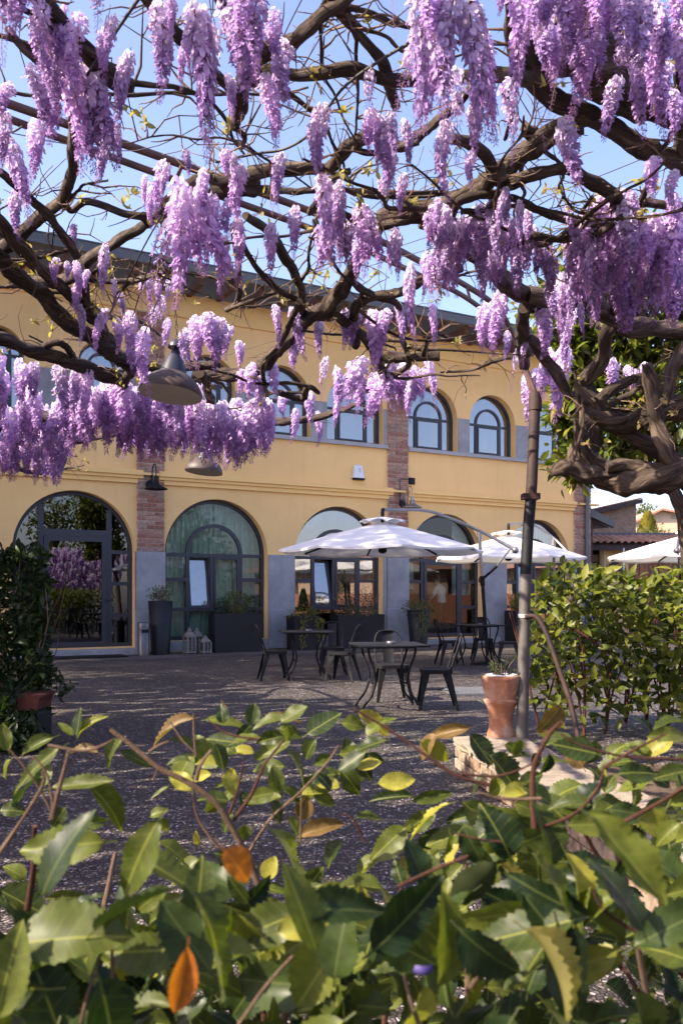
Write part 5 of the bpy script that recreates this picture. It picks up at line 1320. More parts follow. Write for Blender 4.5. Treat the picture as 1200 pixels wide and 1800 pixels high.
# flower clusters
def raceme_mesh(seed,nf,simple=False,buddy=.35):
    rr=random.Random(seed); vs=[];fs=[];tint=[]
    def addv(ps,c):
        o=len(vs)
        for p in ps: vs.append(tuple(p)); tint.append(c)
        return o
    bend=V((rr.uniform(-.11,.11),rr.uniform(-.11,.11),0))
    def axis(t): return V((bend.x*sin(t*3),bend.y*sin(t*2.5),-t))
    # stalk
    m=7; o=None
    for i in range(m):
        t=i/(m-1); p=axis(t); r=.010*(1-.7*t)
        k=addv([p+V((r*cos(a),r*sin(a),0)) for a in (0,2.1,4.2)],(.30,.22,.16))
        if o is not None:
            for j in range(3): fs.append((o+j,o+(j+1)%3,k+(j+1)%3,k+j))
        o=k
    for i in range(nf):
        t=((i+.5)/nf)**.92; a=i*2.399+rr.uniform(-.4,.4)
        env=(.135*(min(1,(t+.03)/.16))**.6*(1-.80*t**1.15))*rr.uniform(.55,1.15)
        opn=max(0,min(1,(1.0-buddy*.35-t)/.55+rr.uniform(-.2,.2)))   # 1 = fully open flower, 0 = bud
        oz=V((cos(a),sin(a),0)); base=axis(t)+V((0,0,rr.uniform(-.012,.012))); c=base+oz*env
        s=(.022+.021*opn)*rr.uniform(.8,1.2)*(1.35 if simple else 1)
        nrm=(oz*.8+V((0,0,.35))+rdir(rr)*.6).normalized(); u=nrm.cross(V((0,0,1))); u.normalize(); w=u.cross(nrm)
        if w.z<0: w=-w
        q=rr.uniform(-.05,.05); g_=rr.random()
        pale=V((.84,.72,.88))*(.92+.12*g_); mid=V((.68,.49,.79)); dk=V((.42,.22,.57)); bud=V((.28,.12,.32))
        if opn>.25:
            tt=min(1,max(0,t*1.5+q+.3*(g_-.4))); cb=pale.lerp(mid,min(1,tt*1.25)).lerp(dk,max(0,tt-.62)*1.5)
            n_=5 if simple else 7
            rim=[c+(u*cos(x)*s*.95+w*(sin(x)*s*1.05+.25*s))+nrm*(.22*s if j%2 else .30*s) for j,x in enumerate([2*pi*k/n_ for k in range(n_)])]
            o=addv([c-nrm*.10*s+w*.25*s],tuple(cb.lerp(V((.78,.72,.62)),.25))); o2=addv(rim,tuple(cb))
            for k in range(n_): fs.append((o,o2+k,o2+(k+1)%n_))
            # wings and keel hang below the banner
            ck=mid.lerp(dk,min(1,rr.uniform(.1,.8)+t*.4)); kd=(oz*.7-V((0,0,.55))+rdir(rr)*.2).normalized(); sd_=u*.30*s; b0=c-w*.15*s+nrm*.1*s
            o=addv([b0-sd_*.5,b0+sd_*.5,b0+kd*s*.9+sd_,b0+kd*s*1.25,b0+kd*s*.9-sd_],tuple(ck)); 
            fs.append((o,o+1,o+2,o+3)); fs.append((o,o+3,o+4))
            if not simple:
                kd2=(kd+nrm*.5).normalized(); o=addv([b0,b0+kd2*s*.5+u*.36*s,b0+kd2*s*1.0,b0+kd2*s*.5-u*.36*s],tuple(ck.lerp(mid,.4))); fs.append((o,o+1,o+2)); fs.append((o,o+2,o+3))
        else:
            kd=(oz*.55-V((0,0,.8))+rdir(rr)*.3).normalized(); x=kd.cross(V((1,.3,0))).normalized(); y=kd.cross(x); h=s*1.25
            o=addv([c,c+kd*h*.55+x*.17*s*1.6,c+kd*h*.55+y*.17*s*1.6,c+kd*h*.55-x*.17*s*1.6,c+kd*h*.55-y*.17*s*1.6,c+kd*h],tuple(bud.lerp(dk,rr.random())))
            for k in range(4): fs.append((o,o+1+k,o+1+(k+1)%4)); fs.append((o+5,o+1+(k+1)%4,o+1+k))
        # stalk of the single flower
        if t>.35 or not simple:
            o=addv([base,c,c+V((.004,.003,.005))],(.32,.18,.26)); fs.append((o,o+1,o+2))
    me=bpy.data.meshes.new('flower_cluster'); me.from_pydata(vs,[],fs); me.materials.append(M['petal'])
    at=me.attributes.new('tint','FLOAT_COLOR','POINT'); at.data.foreach_set('color',np.array([(*c,1) for c in tint],dtype=np.float32).ravel())
    me.update(); return me
RFULL=[raceme_mesh(k,210,False,.25) for k in range(6)]
RTAIL=[raceme_mesh(k+40,120,False,1.0) for k in range(3)]
RFAR=[raceme_mesh(k+20,130,True,.3) for k in range(5)]
RBUD=[raceme_mesh(k+60,60,False,2.6) for k in range(2)]
CL=[]
def cluster(x,y,ln,w,z=3.08,kind=None,rr=random.Random(77)):
    p=PZ(x,y,z) ; L=ln*p.y/F; k=(w/ln)/.30
    me=rr.choice(RFULL if p.y<5.5 else RFAR)
    if kind=='tail' : me=rr.choice(RTAIL)
    if kind=='bud': me=rr.choice(RBUD)
    k=min(1.2,max(.58,k*.76))
    rot=Matrix.Rotation(rr.gauss(0,.11),4,'X')@Matrix.Rotation(rr.gauss(0,.11),4,'Y')@Matrix.Rotation(rr.uniform(0,6.28),4,'Z')
    root=WL if x<430 else WR
    CL.append((root,me,Matrix.Translation(p-root.location)@rot@Matrix.Diagonal((L*k,L*k,L,1)),ln*w))
LIST=[(20,-45,165,62,'tail'),(55,-30,130,55,'tail'),(75,10,125,50),(112,55,120,55),(160,-40,90,60,'tail'),(140,25,110,55,'tail'),(195,48,95,42),(118,105,190,75),(150,125,170,75),(172,135,175,62),
(55,118,110,62),(20,150,80,55),(64,215,115,46),(10,240,160,46),(36,330,95,36),(100,80,120,60),(85,140,110,55),(228,95,155,40),(282,5,165,62),(300,-10,60,40),
(340,8,195,66),(352,20,250,64),(372,50,215,60,'tail'),(398,5,160,75),(425,-15,140,72),(455,-20,130,80),(480,20,95,60),(465,135,125,48),(500,75,150,52),(425,-40,120,60),
(568,185,128,52),(425,195,110,26,'bud'),(398,262,55,45),(288,285,105,36),(325,265,45,26),(315,320,230,66),(330,340,250,62,'tail'),(350,335,190,58),(372,345,150,48),(390,430,105,30,'tail'),(345,355,130,60),(405,350,70,40),
(520,365,85,34),(565,312,150,50),(590,325,125,46),(655,192,75,45),(670,215,120,52),(690,270,70,38),(578,385,90,44),(632,362,125,50),(612,392,85,46),(560,400,80,40),(650,385,85,40),
(690,-30,110,28,'bud'),(735,-30,250,62),(755,-15,285,70,'tail'),(772,20,220,66),(800,-20,255,70),(822,0,250,76),(848,60,200,58),(800,120,160,50,'tail'),(785,215,140,44),(830,265,65,27),(770,-40,120,60),(870,-30,60,40),(740,60,160,50,'tail'),
(918,0,195,55),(895,140,105,50,'tail'),(905,-20,120,50),(955,-25,115,60),(985,-15,130,74),(1020,-20,135,70),(1045,-35,120,60,'tail'),(985,60,80,50,'tail'),(1012,40,95,50),
(985,100,130,28,'bud'),(1085,138,112,46),(1090,-25,150,66),(1120,-10,160,66),(1150,20,165,64),(1130,90,150,56),(1160,110,150,60),(1185,45,170,60),(1190,-30,90,60),(1110,60,110,50,'tail'),(1175,160,95,50),(1060,-40,110,60),
(990,212,132,56),(940,170,110,34,'bud'),(1150,278,82,50),(1185,300,70,50),(1132,320,40,28),
(850,360,95,48),(880,380,120,52),(915,412,110,50),(955,425,100,45),(800,405,70,44),(775,430,60,40),(870,425,85,44),(765,440,70,36),(890,340,60,40),(935,400,85,46),
(1018,432,110,42),(1070,395,135,50),(1092,430,140,56),(1135,415,155,62),(1165,395,150,60),(1192,470,110,48),(1110,380,120,52),(1150,380,120,50),(1185,380,120,50),(1120,470,110,50),(1060,450,90,44),(1090,470,100,44),(1170,470,110,54),
(880,512,100,46),(855,535,85,42),(955,530,95,44),(970,500,70,40),(870,560,70,36),(910,612,80,18,'tail'),(958,560,70,36),
(720,468,140,30),(700,535,90,24),(605,545,70,30),(655,548,115,48),(680,545,75,38),(688,630,90,46),(728,645,70,42),(745,650,60,36),(710,640,80,40),(630,545,60,30),(640,630,95,46),(618,640,90,38),(662,660,100,48),(700,650,70,40),(600,555,60,28),
(513,542,80,30),(527,600,55,30),(545,690,60,26),(558,725,60,20),(520,720,60,22),(500,690,50,30),(480,640,60,36),(600,660,60,26),(575,680,50,22),
(928,662,95,38),(940,650,80,30,'tail'),(992,612,135,46),(985,640,90,34),(955,640,60,28),(1075,632,70,40),(1100,645,50,40),(1130,640,55,52),(1115,650,40,36),
(186,430,95,26),(187,545,85,28),(230,550,85,36),(255,580,115,40),(240,590,70,36),(205,560,60,30),(345,558,90,44),(365,552,85,48),(385,560,95,46),(405,575,60,36),(330,580,70,36),(420,600,50,30),(445,640,70,34),(460,660,60,30),(425,650,50,28),
(100,455,50,32),(118,460,36,30),(135,500,50,22),(155,475,40,20),(205,500,36,14,'bud'),(130,395,40,22)]
for it in LIST: cluster(*it[:4],kind=it[4] if len(it)>4 else None,z=3.08)
rr=random.Random(31)
def topy(x): return float(np.interp(x,[-60,0,60,150,230,300,360,420,480],[600,600,610,640,640,660,670,690,705]))
def boty(x): return float(np.interp(x,[-60,0,60,110,140,160,200,270,330,360,400,440,480],[850,840,850,850,780,800,800,810,805,815,828,815,780]))
for _ in range(150):
    x=rr.uniform(-50,470); a=topy(x); b=boty(x); ln=rr.uniform(62,108)
    y=a+(b-ln*.95-a)*rr.random()**.75
    cluster(x,y,ln,ln*rr.uniform(.34,.46),z=rr.uniform(2.92,3.1))
for _ in range(20):
    x=rr.uniform(150,470); ln=rr.uniform(75,100); cluster(x,boty(x)-ln+rr.uniform(-12,4),ln,ln*.4,z=rr.uniform(2.85,2.95))
for _ in range(17):
    x=rr.uniform(-20,125); ln=rr.uniform(60,85); cluster(x,boty(x)-ln+rr.uniform(-15,4),ln,ln*.38,z=rr.uniform(2.85,2.95))
for _ in range(34):
    x=rr.uniform(1030,1230); y=rr.uniform(330,470); ln=rr.uniform(80,125); cluster(x,y,ln,ln*.42,z=rr.uniform(3.0,3.2))
for _ in range(26):
    x=rr.uniform(750,1010); y=rr.uniform(355,450); ln=rr.uniform(55,95); cluster(x,y,ln,ln*.42,z=rr.uniform(2.95,3.15))
for _ in range(12):
    x=rr.uniform(880,1230); y=rr.uniform(-70,60); ln=rr.uniform(110,150); cluster(x,y,ln,ln*.42,z=rr.uniform(3.05,3.2))
for _ in range(5):
    x=rr.uniform(-30,120); y=rr.uniform(-60,60); ln=rr.uniform(90,130); cluster(x,y,ln,ln*.42,z=rr.uniform(3.05,3.2))
for x0,x1,y0,y1,n,l0,l1 in ((440,720,250,420,16,60,100),(480,780,520,680,20,45,80),(560,720,600,690,8,40,70),(740,960,330,470,26,55,95),(960,1200,400,500,26,70,115),(640,900,100,260,10,80,120),(880,1020,520,680,9,55,90),(130,300,440,600,12,45,75),(250,430,240,420,12,60,110),(480,560,660,720,6,35,55),(1020,1160,610,660,7,40,60),(0,240,0,250,6,70,110),(330,520,0,160,5,70,110)):
    for _ in range(n):
        ln=rr.uniform(l0,l1); cluster(rr.uniform(x0,x1),rr.uniform(y0,y1),ln,ln*rr.uniform(.26,.38),z=rr.uniform(3.0,3.16),kind='tail' if rr.random()<.3 else None)
NC={WL:0,WR:0}
for root,me,mt,_ in sorted(CL,key=lambda c:-c[3]):
    if NC[root]<300: inst('flower_cluster',me,root,mt); NC[root]+=1
print('clusters',len(CL),NC[WL],NC[WR])
# the canopy goes on beyond the picture to the left and right (it is what shades the courtyard)
def mass(root,boxes,seed,name):
    rr=random.Random(seed); vs=[];fs=[];ti=[];off=0
    data=[]
    for me in RFAR[:3]:
        a=np.empty(len(me.vertices)*3); me.vertices.foreach_get('co',a); a=a.reshape(-1,3)
        c=np.empty(len(me.vertices)*4,dtype=np.float32); me.attributes['tint'].data.foreach_get('color',c); data.append((a,[tuple(p.vertices) for p in me.polygons],c))
    A=[];C=[]
    for (x0,x1,y0,y1,n,z0,z1) in boxes:
        for _ in range(n):
            x,y=rr.uniform(x0,x1),rr.uniform(y0,y1)
            if abs(x)<.4*y+.35: continue
            a,f,c=rr.choice(data); L=rr.uniform(.32,.48); q=rr.uniform(0,6.28); R_=np.array(Matrix.Rotation(q,3,'Z'))
            A.append((a*np.array([L*1.35,L*1.35,L]))@R_.T+np.array([x,y,rr.uniform(z0,z1)])-np.array(root.location)); C.append(c); fs+= [tuple(i+off for i in g_) for g_ in f]; off+=len(a)
    A=np.concatenate(A); me=bpy.data.meshes.new(name); me.from_pydata(A.tolist(),[],fs); me.materials.append(M['petal'])
    at=me.attributes.new('tint','FLOAT_COLOR','POINT'); at.data.foreach_set('color',np.concatenate(C)); me.update()
    o=inst(name,me,root); o['kind']='stuff'
mass(WL,[(-9.8,-1.4,2.4,12.0,2800,2.95,3.2)],5,'blossom_mass')
mass(WR,[(2.0,8.0,.5,9.0,260,2.85,3.2),(3.6,6.8,1.0,7.0,420,1.7,2.9)],6,'blossom_mass')
for k in range(9):
    y=2.6+k*1.0; b=MB(); pts=[V((-9.8,y+R.uniform(-.6,.6),3.15)),V((-7,y+R.uniform(-.5,.5),3.2)),V((-4.6,y+R.uniform(-.4,.4),3.15)),V((-.4*y-.5,y+R.uniform(-.3,.3),3.13))]
    b.tube(crom(pts,6),interp([.07,.055,.045,.03],6),8,0,True,.15,k,6,.1); wpart(WL,'branch',b,M['bark'])
b=MB(); b.tube(crom([V((-9.8,6,0)),V((-9.75,6.1,1.2)),V((-9.6,6,2.4)),V((-9.0,6.1,3.1)),V((-7,6.4,3.2))],6),interp([.2,.16,.15,.12,.08],6),12,0,True,.2,3,5,.14); wpart(WL,'trunk',b,M['bark'])

# ------------------------------------------------------------------ trees and hedges
TT=leaf_template(1,.42,.15,.22,3)
def limbs(root,base,top,n,spread,r,mat='bark',seed=0,name='trunk'):
    rr=random.Random(seed); b=MB(); base=V(base); top=V(top)
    pts=[base,base.lerp(top,.35)+V((rr.uniform(-.1,.1),rr.uniform(-.1,.1),0)),base.lerp(top,.7)+V((rr.uniform(-.15,.15),rr.uniform(-.1,.1),0)),top]
    b.tube(crom(pts,5),interp([r,r*.8,r*.6,r*.25],5),10,0,True,.12,seed,4,.08); wpart(root,name,b,M[mat])
    b=MB()
    for k in range(n):
        t=rr.uniform(.4,.92); p=base.lerp(top,t); a=rr.uniform(0,2*pi); e=p+V((cos(a)*spread,sin(a)*spread,spread*rr.uniform(.2,.8)))*rr.uniform(.6,1); b.tube(crom([p,p.lerp(e,.5)+V((0,0,.1*spread)),e],4),list(np.linspace(r*.4,r*.08,9)),6,0,True,.1,k)
    wpart(root,'limbs',b,M[mat])
rr=random.Random(12)
ev=empty('evergreen_tree',P(1205,1200,9.6),0,'glossy leaved evergreen tree behind the twisted wisteria trunk','tree'); ev.location.z=0
its=[]
for (px,py,rx,rz,n) in ((1100,520,1.05,.7,900),(1010,560,.35,.55,420),(1160,600,.75,.8,700),(1060,700,.55,.75,620),(1180,740,.5,.55,420),(1000,730,.25,.40,210),(1010,820,.26,.22,120),(1030,640,.4,.5,350),(1120,780,.5,.35,320),(1195,470,.5,.5,300)):
    d=rr.uniform(9.0,9.9); its+=ball_items(rr,P(px,py,d),rx,rx*.8,rz,int(n*1.7),.15,.85,.8,.05)
leaf_cloud(ev,its,M['tree_leaf'],M['tree_leaf_m'],TT,300)
b=MB(); b.tube(crom([ev.location,P(1212,1050,9.5),P(1200,915,9.45),P(1190,880,9.4),P(1178,852,9.4),P(1150,780,9.4),P(1110,660,9.4),P(1090,560,9.4)],5),interp([.10,.085,.075,.075,.065,.055,.04,.02],5),10,0,True,.12,2,4,.08); wpart(ev,'trunk',b,M['bark'])
b=MB(); 
for q in ([(1184,866),(1160,856),(1146,835),(1120,815)],[(1190,880),(1188,860),(1200,820),(1215,760)],[(1150,780),(1080,760),(1030,720)],[(1130,720),(1060,690),(1015,640)],[(1110,660),(1160,600),(1190,520)]): b.tube(crom([P(x,y,9.4) for x,y in q],4),list(np.linspace(.05,.012,(len(q)-1)*4+1)),7,0,True,.1)
wpart(ev,'limbs',b,M['bark'])

# conifer and shrubs by the far houses
cf=empty('conifer',P(1139,1070,36),0,'yellow green conifer growing beside the stuccoed house','conifer'); cf.location.z=0
its=[]; top=P(1136,908,36).z; bc=P(1138,0,36)
for _ in range(1500):
    t=rr.random()**.8; a=rr.uniform(0,6.28); r=.9*(1-t)**.75*rr.uniform(.55,1)+.05; its.append((V((bc.x+r*cos(a),36+r*sin(a),top*.45+top*.55*t)),V((cos(a)*.5,sin(a)*.5,1)),V((cos(a),sin(a),.3)),.26))
leaf_cloud(cf,its,M['gold_m'],M['gold_m'],TT,0); limbs(cf,cf.location,(bc.x,36,top*.8),3,.4,.12,seed=3)
cf=empty('bush',P(1150,1070,35),0,'grey green bush below the conifer on the roof edge','bush'); cf.location.z=0
leaf_cloud(cf,ball_items(rr,P(1146,950,35),.95,.7,.55,700,.16,.6,.6),M['olive_m'],M['olive_m'],TT,0); limbs(cf,cf.location,P(1146,950,35),4,.4,.08,seed=5)
cf=empty('tree',P(1128,1070,56),0,'distant tree top left of the cream gable','tree'); cf.location.z=0
leaf_cloud(cf,ball_items(rr,P(1131,904,56),.75,.7,.6,500,.22,.8,.8),M['olive_m'],M['olive_m'],TT,0); limbs(cf,cf.location,P(1131,900,56),5,.6,.12,seed=6)
# trees outside the picture: one shades the courtyard from the left, others are mirrored in the windows
def big_tree(x,y,h,r,n,label,seed,z0=.38):
    rr=random.Random(seed); o=empty('tree',(x,y,0),0,label,'tree'); its=[]
    for k in range(9):
        c=V((x+rr.uniform(-.55,.55)*r,y+rr.uniform(-.55,.55)*r,h*z0+(h*(1-z0))*rr.uniform(.12,.88))); its+=ball_items(rr,c,r*.55,r*.55,h*.2,n//9,.24,.7,.6)
    leaf_cloud(o,its,M['dark_m'],M['tree_leaf_m'],TT,0); limbs(o,(x,y,0),(x,y,h*.85),9,r*.6,.2,seed=seed)
big_tree(-9.2,11.2,15.5,3.3,9000,'large dark evergreen tree beside the left end of the courtyard',41)
big_tree(-12.6,13.2,15.5,3.0,8000,'large evergreen tree left of the courtyard against the building end',42)
big_tree(12,-4,6.5,2.6,3000,'round green tree behind the camera to the right',43,.2)
big_tree(15,2.5,6,2.4,2600,'green tree far to the right of the courtyard',44,.2)
big_tree(8,-9,7.5,2.8,3000,'tall green tree behind the camera',45,.2)

# laurel hedge at the right
lh=empty('laurel_hedge',V((3.0,8.2,0)),0,'tall glossy laurel hedge behind the rusty pole','hedge')
rr=random.Random(17); its=[]
for _ in range(3100):
    px=rr.uniform(936,1330); d=rr.uniform(7.5,8.9)
    topz=1.52+.12*noise.noise(V((px*.012,d,0)))-(.12 if px<965 else 0)
    z=.16+(topz-.16)*rr.random()**.85
    dens=.62+.6*noise.noise(V((px*.013,z*2.6,d*1.3)))+ (.25 if z>.8 else .12)
    if rr.random()>dens: continue
    x=(px-600)/F*d; ed=rdir(rr,.35); ed.y-=.45
    its.append((V((x,d,z)),ed.normalized(),(V((-.25,-.45,.75))+rdir(rr)*.75).normalized(),rr.uniform(.10,.17)))
TLA=leaf_template(1,.42,.22,.25,4)
leaf_cloud(lh,its,M['laurel_leaf'],M['laurel_leaf_m'],TLA,300)
b=MB()
for k in range(9):
    px=950+k*38+rr.uniform(-5,5); d=rr.uniform(7.7,8.6); x=(px-600)/F*d; p=V((x,d,0)); 
    for j in range(3):
        e=p+V((rr.uniform(-.35,.35),rr.uniform(-.3,.3),rr.uniform(.8,1.5))); b.tube(crom([p,p.lerp(e,.4)+V((rr.uniform(-.05,.05),0,.05)),e],4),list(np.linspace(.013,.004,9)),6)
b.tube(crom([P(1005,1105,7.7),P(1040,1125,7.65),P(1065,1150,7.6)],4),.012,7)
wpart(lh,'stems',b,M['redstem'])
# hedge at the left in terracotta troughs
hg=empty('jasmine_hedge',V((-3.0,7.7,.36)),0,'dense dark climbing jasmine hedge at the left edge','hedge')
its=[]
for _ in range(7500):
    d=rr.uniform(7.15,8.5); f=rr.random(); x=-4.1+(1.55 if d<7.4 else 1.55)*f
    xr_=(76-600)/F*d; x=rr.uniform(-4.0,xr_)
    z=(.45 if rr.random()<.7 else .1)+1.2*rr.random()**.8; 
    if rr.random()<.65:
        fc=rr.choice('frt'); 
        if fc=='f': d=7.2+.12*rr.random()
        elif fc=='r': x=(74-600)/F*d+rr.uniform(-.12,.03)
        else: z=1.57+.13*rr.random()
    z+=.05*noise.noise(V((x*3,d*3,0))); x+=.06*noise.noise(V((z*4,d*3,5)))
    its.append((V((x,d,z)),rdir(rr,.1),(V((.3,-.6,.4))+rdir(rr)*.8).normalized(),rr.uniform(.06,.11)))
for k in range(12):
    p=P(72,rr.uniform(1150,1200),7.3); L=rr.uniform(.10,.32)
    for j in range(12): its.append((p+V((L*j/12,-.02*j/12,.05*sin(j*.5)-.12*(j/12)**2)),rdir(rr,-.2),rdir(rr,.6),.06))
for _ in range(420):
    q=P(rr.uniform(-20,66),rr.uniform(1215,1320),rr.uniform(6.9,7.02))
    if 30<(q.x*F/q.y+600)<80 and 1212<HZ-(q.z-CAMZ)*F/q.y<1252: continue
    its.append((q,rdir(rr,-.2),(V((.3,-.6,.4))+rdir(rr)*.8).normalized(),rr.uniform(.06,.10)))
leaf_cloud(hg,its,M['hedge_leaf'],M['hedge_leaf_m'],TLA,300)
b=MB()
for k in range(34):
    d=rr.uniform(7.25,8.3); x=(rr.uniform(0,86)-600)/F*d; p=V((x,d,rr.uniform(.45,1.2))); e=p+V((rr.uniform(-.3,.3),-.08,rr.uniform(.2,.6))); b.tube(crom([p,p.lerp(e,.5)+V((.05,-.03,0)),e],3),[.006,.005,.005,.004,.004,.003,.002],5)
wpart(hg,'stems',b,M['twig'])
tb=empty('plant_trough',V((-2.72,7.35,0)),0,'terracotta trough on a dark stand under the jasmine hedge','planter')
def tpar(name,mb,mat): o=mb.build(name,mat,tb,bevel=.008); o.location=-tb.location
a=P(34,1249,7.05); c=P(70,1221,7.05)
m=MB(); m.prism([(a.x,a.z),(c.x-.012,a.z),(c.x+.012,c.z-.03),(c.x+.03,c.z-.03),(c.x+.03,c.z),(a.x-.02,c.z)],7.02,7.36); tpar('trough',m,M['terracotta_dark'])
m=MB(); m.box(a.x-.3,c.x-.01,7.06,7.38,0,a.z-.004)
tpar('stand',m,M['black'])
m=MB(); m.box(-4.5,-3.1,7.6,8.5,.0,.44); tpar('rear_box',m,M['planter'])

# ------------------------------------------------------------------ foreground shrubs with toothed leaves
def holly_leaf(seed):
    rr=random.Random(seed); n=22; vs=[]; fold=rr.uniform(.08,.75); curl=rr.uniform(-.05,.45); tw=rr.uniform(-.7,.7); wav=rr.uniform(.01,.035); ph=rr.uniform(0,6)
    sk=rr.uniform(-.05,.05); p_=rr.uniform(.78,1.0); bl=rr.uniform(.1,.9)
    for i in range(n+1):
        t=i/n
        w=.25*max(0,sin(pi*t**p_))**.72*(1-.12*t) if 0<t<1 else .006
        tooth=1+(.085 if i%2 else -.035) if .12<t<.95 else 1
        row=[]
        for s_,k in ((-1,1),(-1,.55),(0,0),(1,.55),(1,1)):
            x=s_*w*k*(tooth if k==1 else 1); y=t+(.022 if (k==1 and i%2 and .12<t<.95) else 0)
            z=fold*abs(x)*1.0-curl*t*t+(wav*sin(t*15+ph+s_*1.3)*(k**2))+(.03 if k==1 and i%2 and .12<t<.95 else 0)*.5
            a=tw*t; x2=x*cos(a)-z*sin(a)*0; z2=z+x*sin(a); row.append((x2+sk*sin(pi*t),y,z2))
        vs+=row
    fs=[(i*5+j,i*5+j+1,i*5+6+j,i*5+5+j) for i in range(n) for j in range(4)]
    o=len(vs); # petiole
    for q,(y,z,r) in enumerate(((-.14,-.02,.012),(0,0,.012),(.15,.0,.007))):
        vs+= [(r,y,z-.006),(0,y,z-.006-r),(-r,y,z-.006)]
    fs+= [(o,o+1,o+4,o+3),(o+1,o+2,o+5,o+4),(o+3,o+4,o+7,o+6),(o+4,o+5,o+8,o+7)]
    me=bpy.data.meshes.new('leaf'); me.from_pydata(vs,[],fs); me.polygons.foreach_set('use_smooth',[True]*len(fs)); me.update(); return me
HL={}
NV=12
for mt in ('shrub_leaf','shade_toned_leaf','orange_leaf','brown_leaf','yellow_leaf'):
    HL[mt]=[]
    for k in range(NV if mt in ('shrub_leaf','shade_toned_leaf') else 4):
        me=holly_leaf(k); me.materials.append(M[mt]); HL[mt].append(me)
SH=[empty('toothed_shrub',V((-.55,1.25,0)),0,'toothed leaf shrub at lower left with hanging orange leaves','shrub'),
    empty('toothed_shrub',V((.05,1.1,0)),0,'low toothed leaf shrub at bottom centre beside the hanging orange leaf','shrub'),
    empty('toothed_shrub',V((.30,1.3,0)),0,'toothed leaf shrub with red stems in front of the low brick wall','shrub'),
    empty('toothed_shrub',V((.80,1.35,0)),0,'toothed leaf shrub filling the lower right corner','shrub')]
NL=[0,0,0,0]; rf=random.Random(3)
def which(px): return 0 if px<310 else (1 if px<620 else (2 if px<905 else 3))
def fleaf(bx,by,tx,ty,w,d=None,mat='shrub_leaf',nb=(.12,-.62,.62),jit=.5,var=None,dd=None):
    ln=math.hypot(tx-bx,ty-by)
    if d is None: d=min(1.75,max(.72,F*.100/max(ln,55)))
    q=rf.uniform(-.25,.25)*ln*d/F if dd is None else dd
    p=P(bx,by,d); e=P(tx,ty,d+q); ax=e-p; L=ax.length
    n=V(nb)+rdir(rf)*jit; k=w*d/F/(L*.5); k=max(.55,min(1.5,k))
    root=SH[which((bx+tx)/2)]; i=SH.index(root); NL[i]+=1
    inst('leaf',HL[mat][(var if var is not None else rf.randrange(99))%len(HL[mat])],root,Matrix.Translation(p-root.location)@frame_of(ax,n).to_4x4()@Matrix.Diagonal((L*k,L,L,1)))
ZL=lambda a:(a[0]/2,1200+a[1]/2); ZR=lambda a:(600+a[0]/2,1200+a[1]/2)
HERO_L=[((560,480),(385,770),150),((470,610),(745,735),170),((370,560),(60,590),150),((400,830),(195,1050),130),((300,350),(470,490),80),((180,370),(400,345),50),((210,230),(10,380),70),((150,330),(0,410),60),((150,370),(150,265),70),
((275,190),(352,100),46),((270,185),(285,85),50),((260,185),(205,140),30),((190,190),(55,245),60),((30,240),(5,145),60),((345,245),(220,225),55,'brown_leaf'),((430,200),(350,300),90),((420,240),(540,295),50),
((680,125),(520,182),70,'brown_leaf'),((725,130),(865,128),60),((690,290),(800,190),120),((680,250),(590,365),100),((595,365),(530,408),22),((1020,205),(890,258),70),((1010,240),(1095,335),100),((940,320),(1008,395),70),((1080,180),(1200,105),90),((850,345),(745,370),45),((880,150),(830,210),60),((980,160),(1060,185),50),((940,110),(1055,120),26,'brown_leaf'),
((1050,540),(1200,480),64,'brown_leaf'),((960,520),(1125,715),130),((680,740),(872,1085),170),((880,790),(1065,880),150),((1115,880),(868,1015),110),((660,930),(620,1190),100,'orange_leaf'),((790,590),(885,700),110,'orange_leaf'),((930,690),(970,610),90),((920,720),(1025,735),60),((1085,705),(1165,810),90),((1210,890),(1030,1150),190),
((0,970),(135,1110),160),((0,730),(170,820),160),((340,800),(200,900),150),((480,790),(640,850),120),((560,560),(690,640),110),((560,480),(600,520),50),((530,470),(580,440),60),((300,500),(370,480),50),((120,640),(190,620),50),((90,690),(20,640),80),((150,650),(140,740),50),((700,620),(590,700),90),((760,600),(830,620),60),((870,500),(850,560),60),
((0,450),(80,440),60),((230,440),(180,510),60),((690,520),(690,590),26,'yellow_leaf'),((40,270),(0,330),60),((1000,190),(1040,150),40),((1110,330),(1200,320),60),((1100,380),(1180,430),50),((1080,400),(1060,500),70,'brown_leaf'),((1200,560),(1130,640),90),((900,860),(760,910),120),((1130,760),(1200,700),110)]
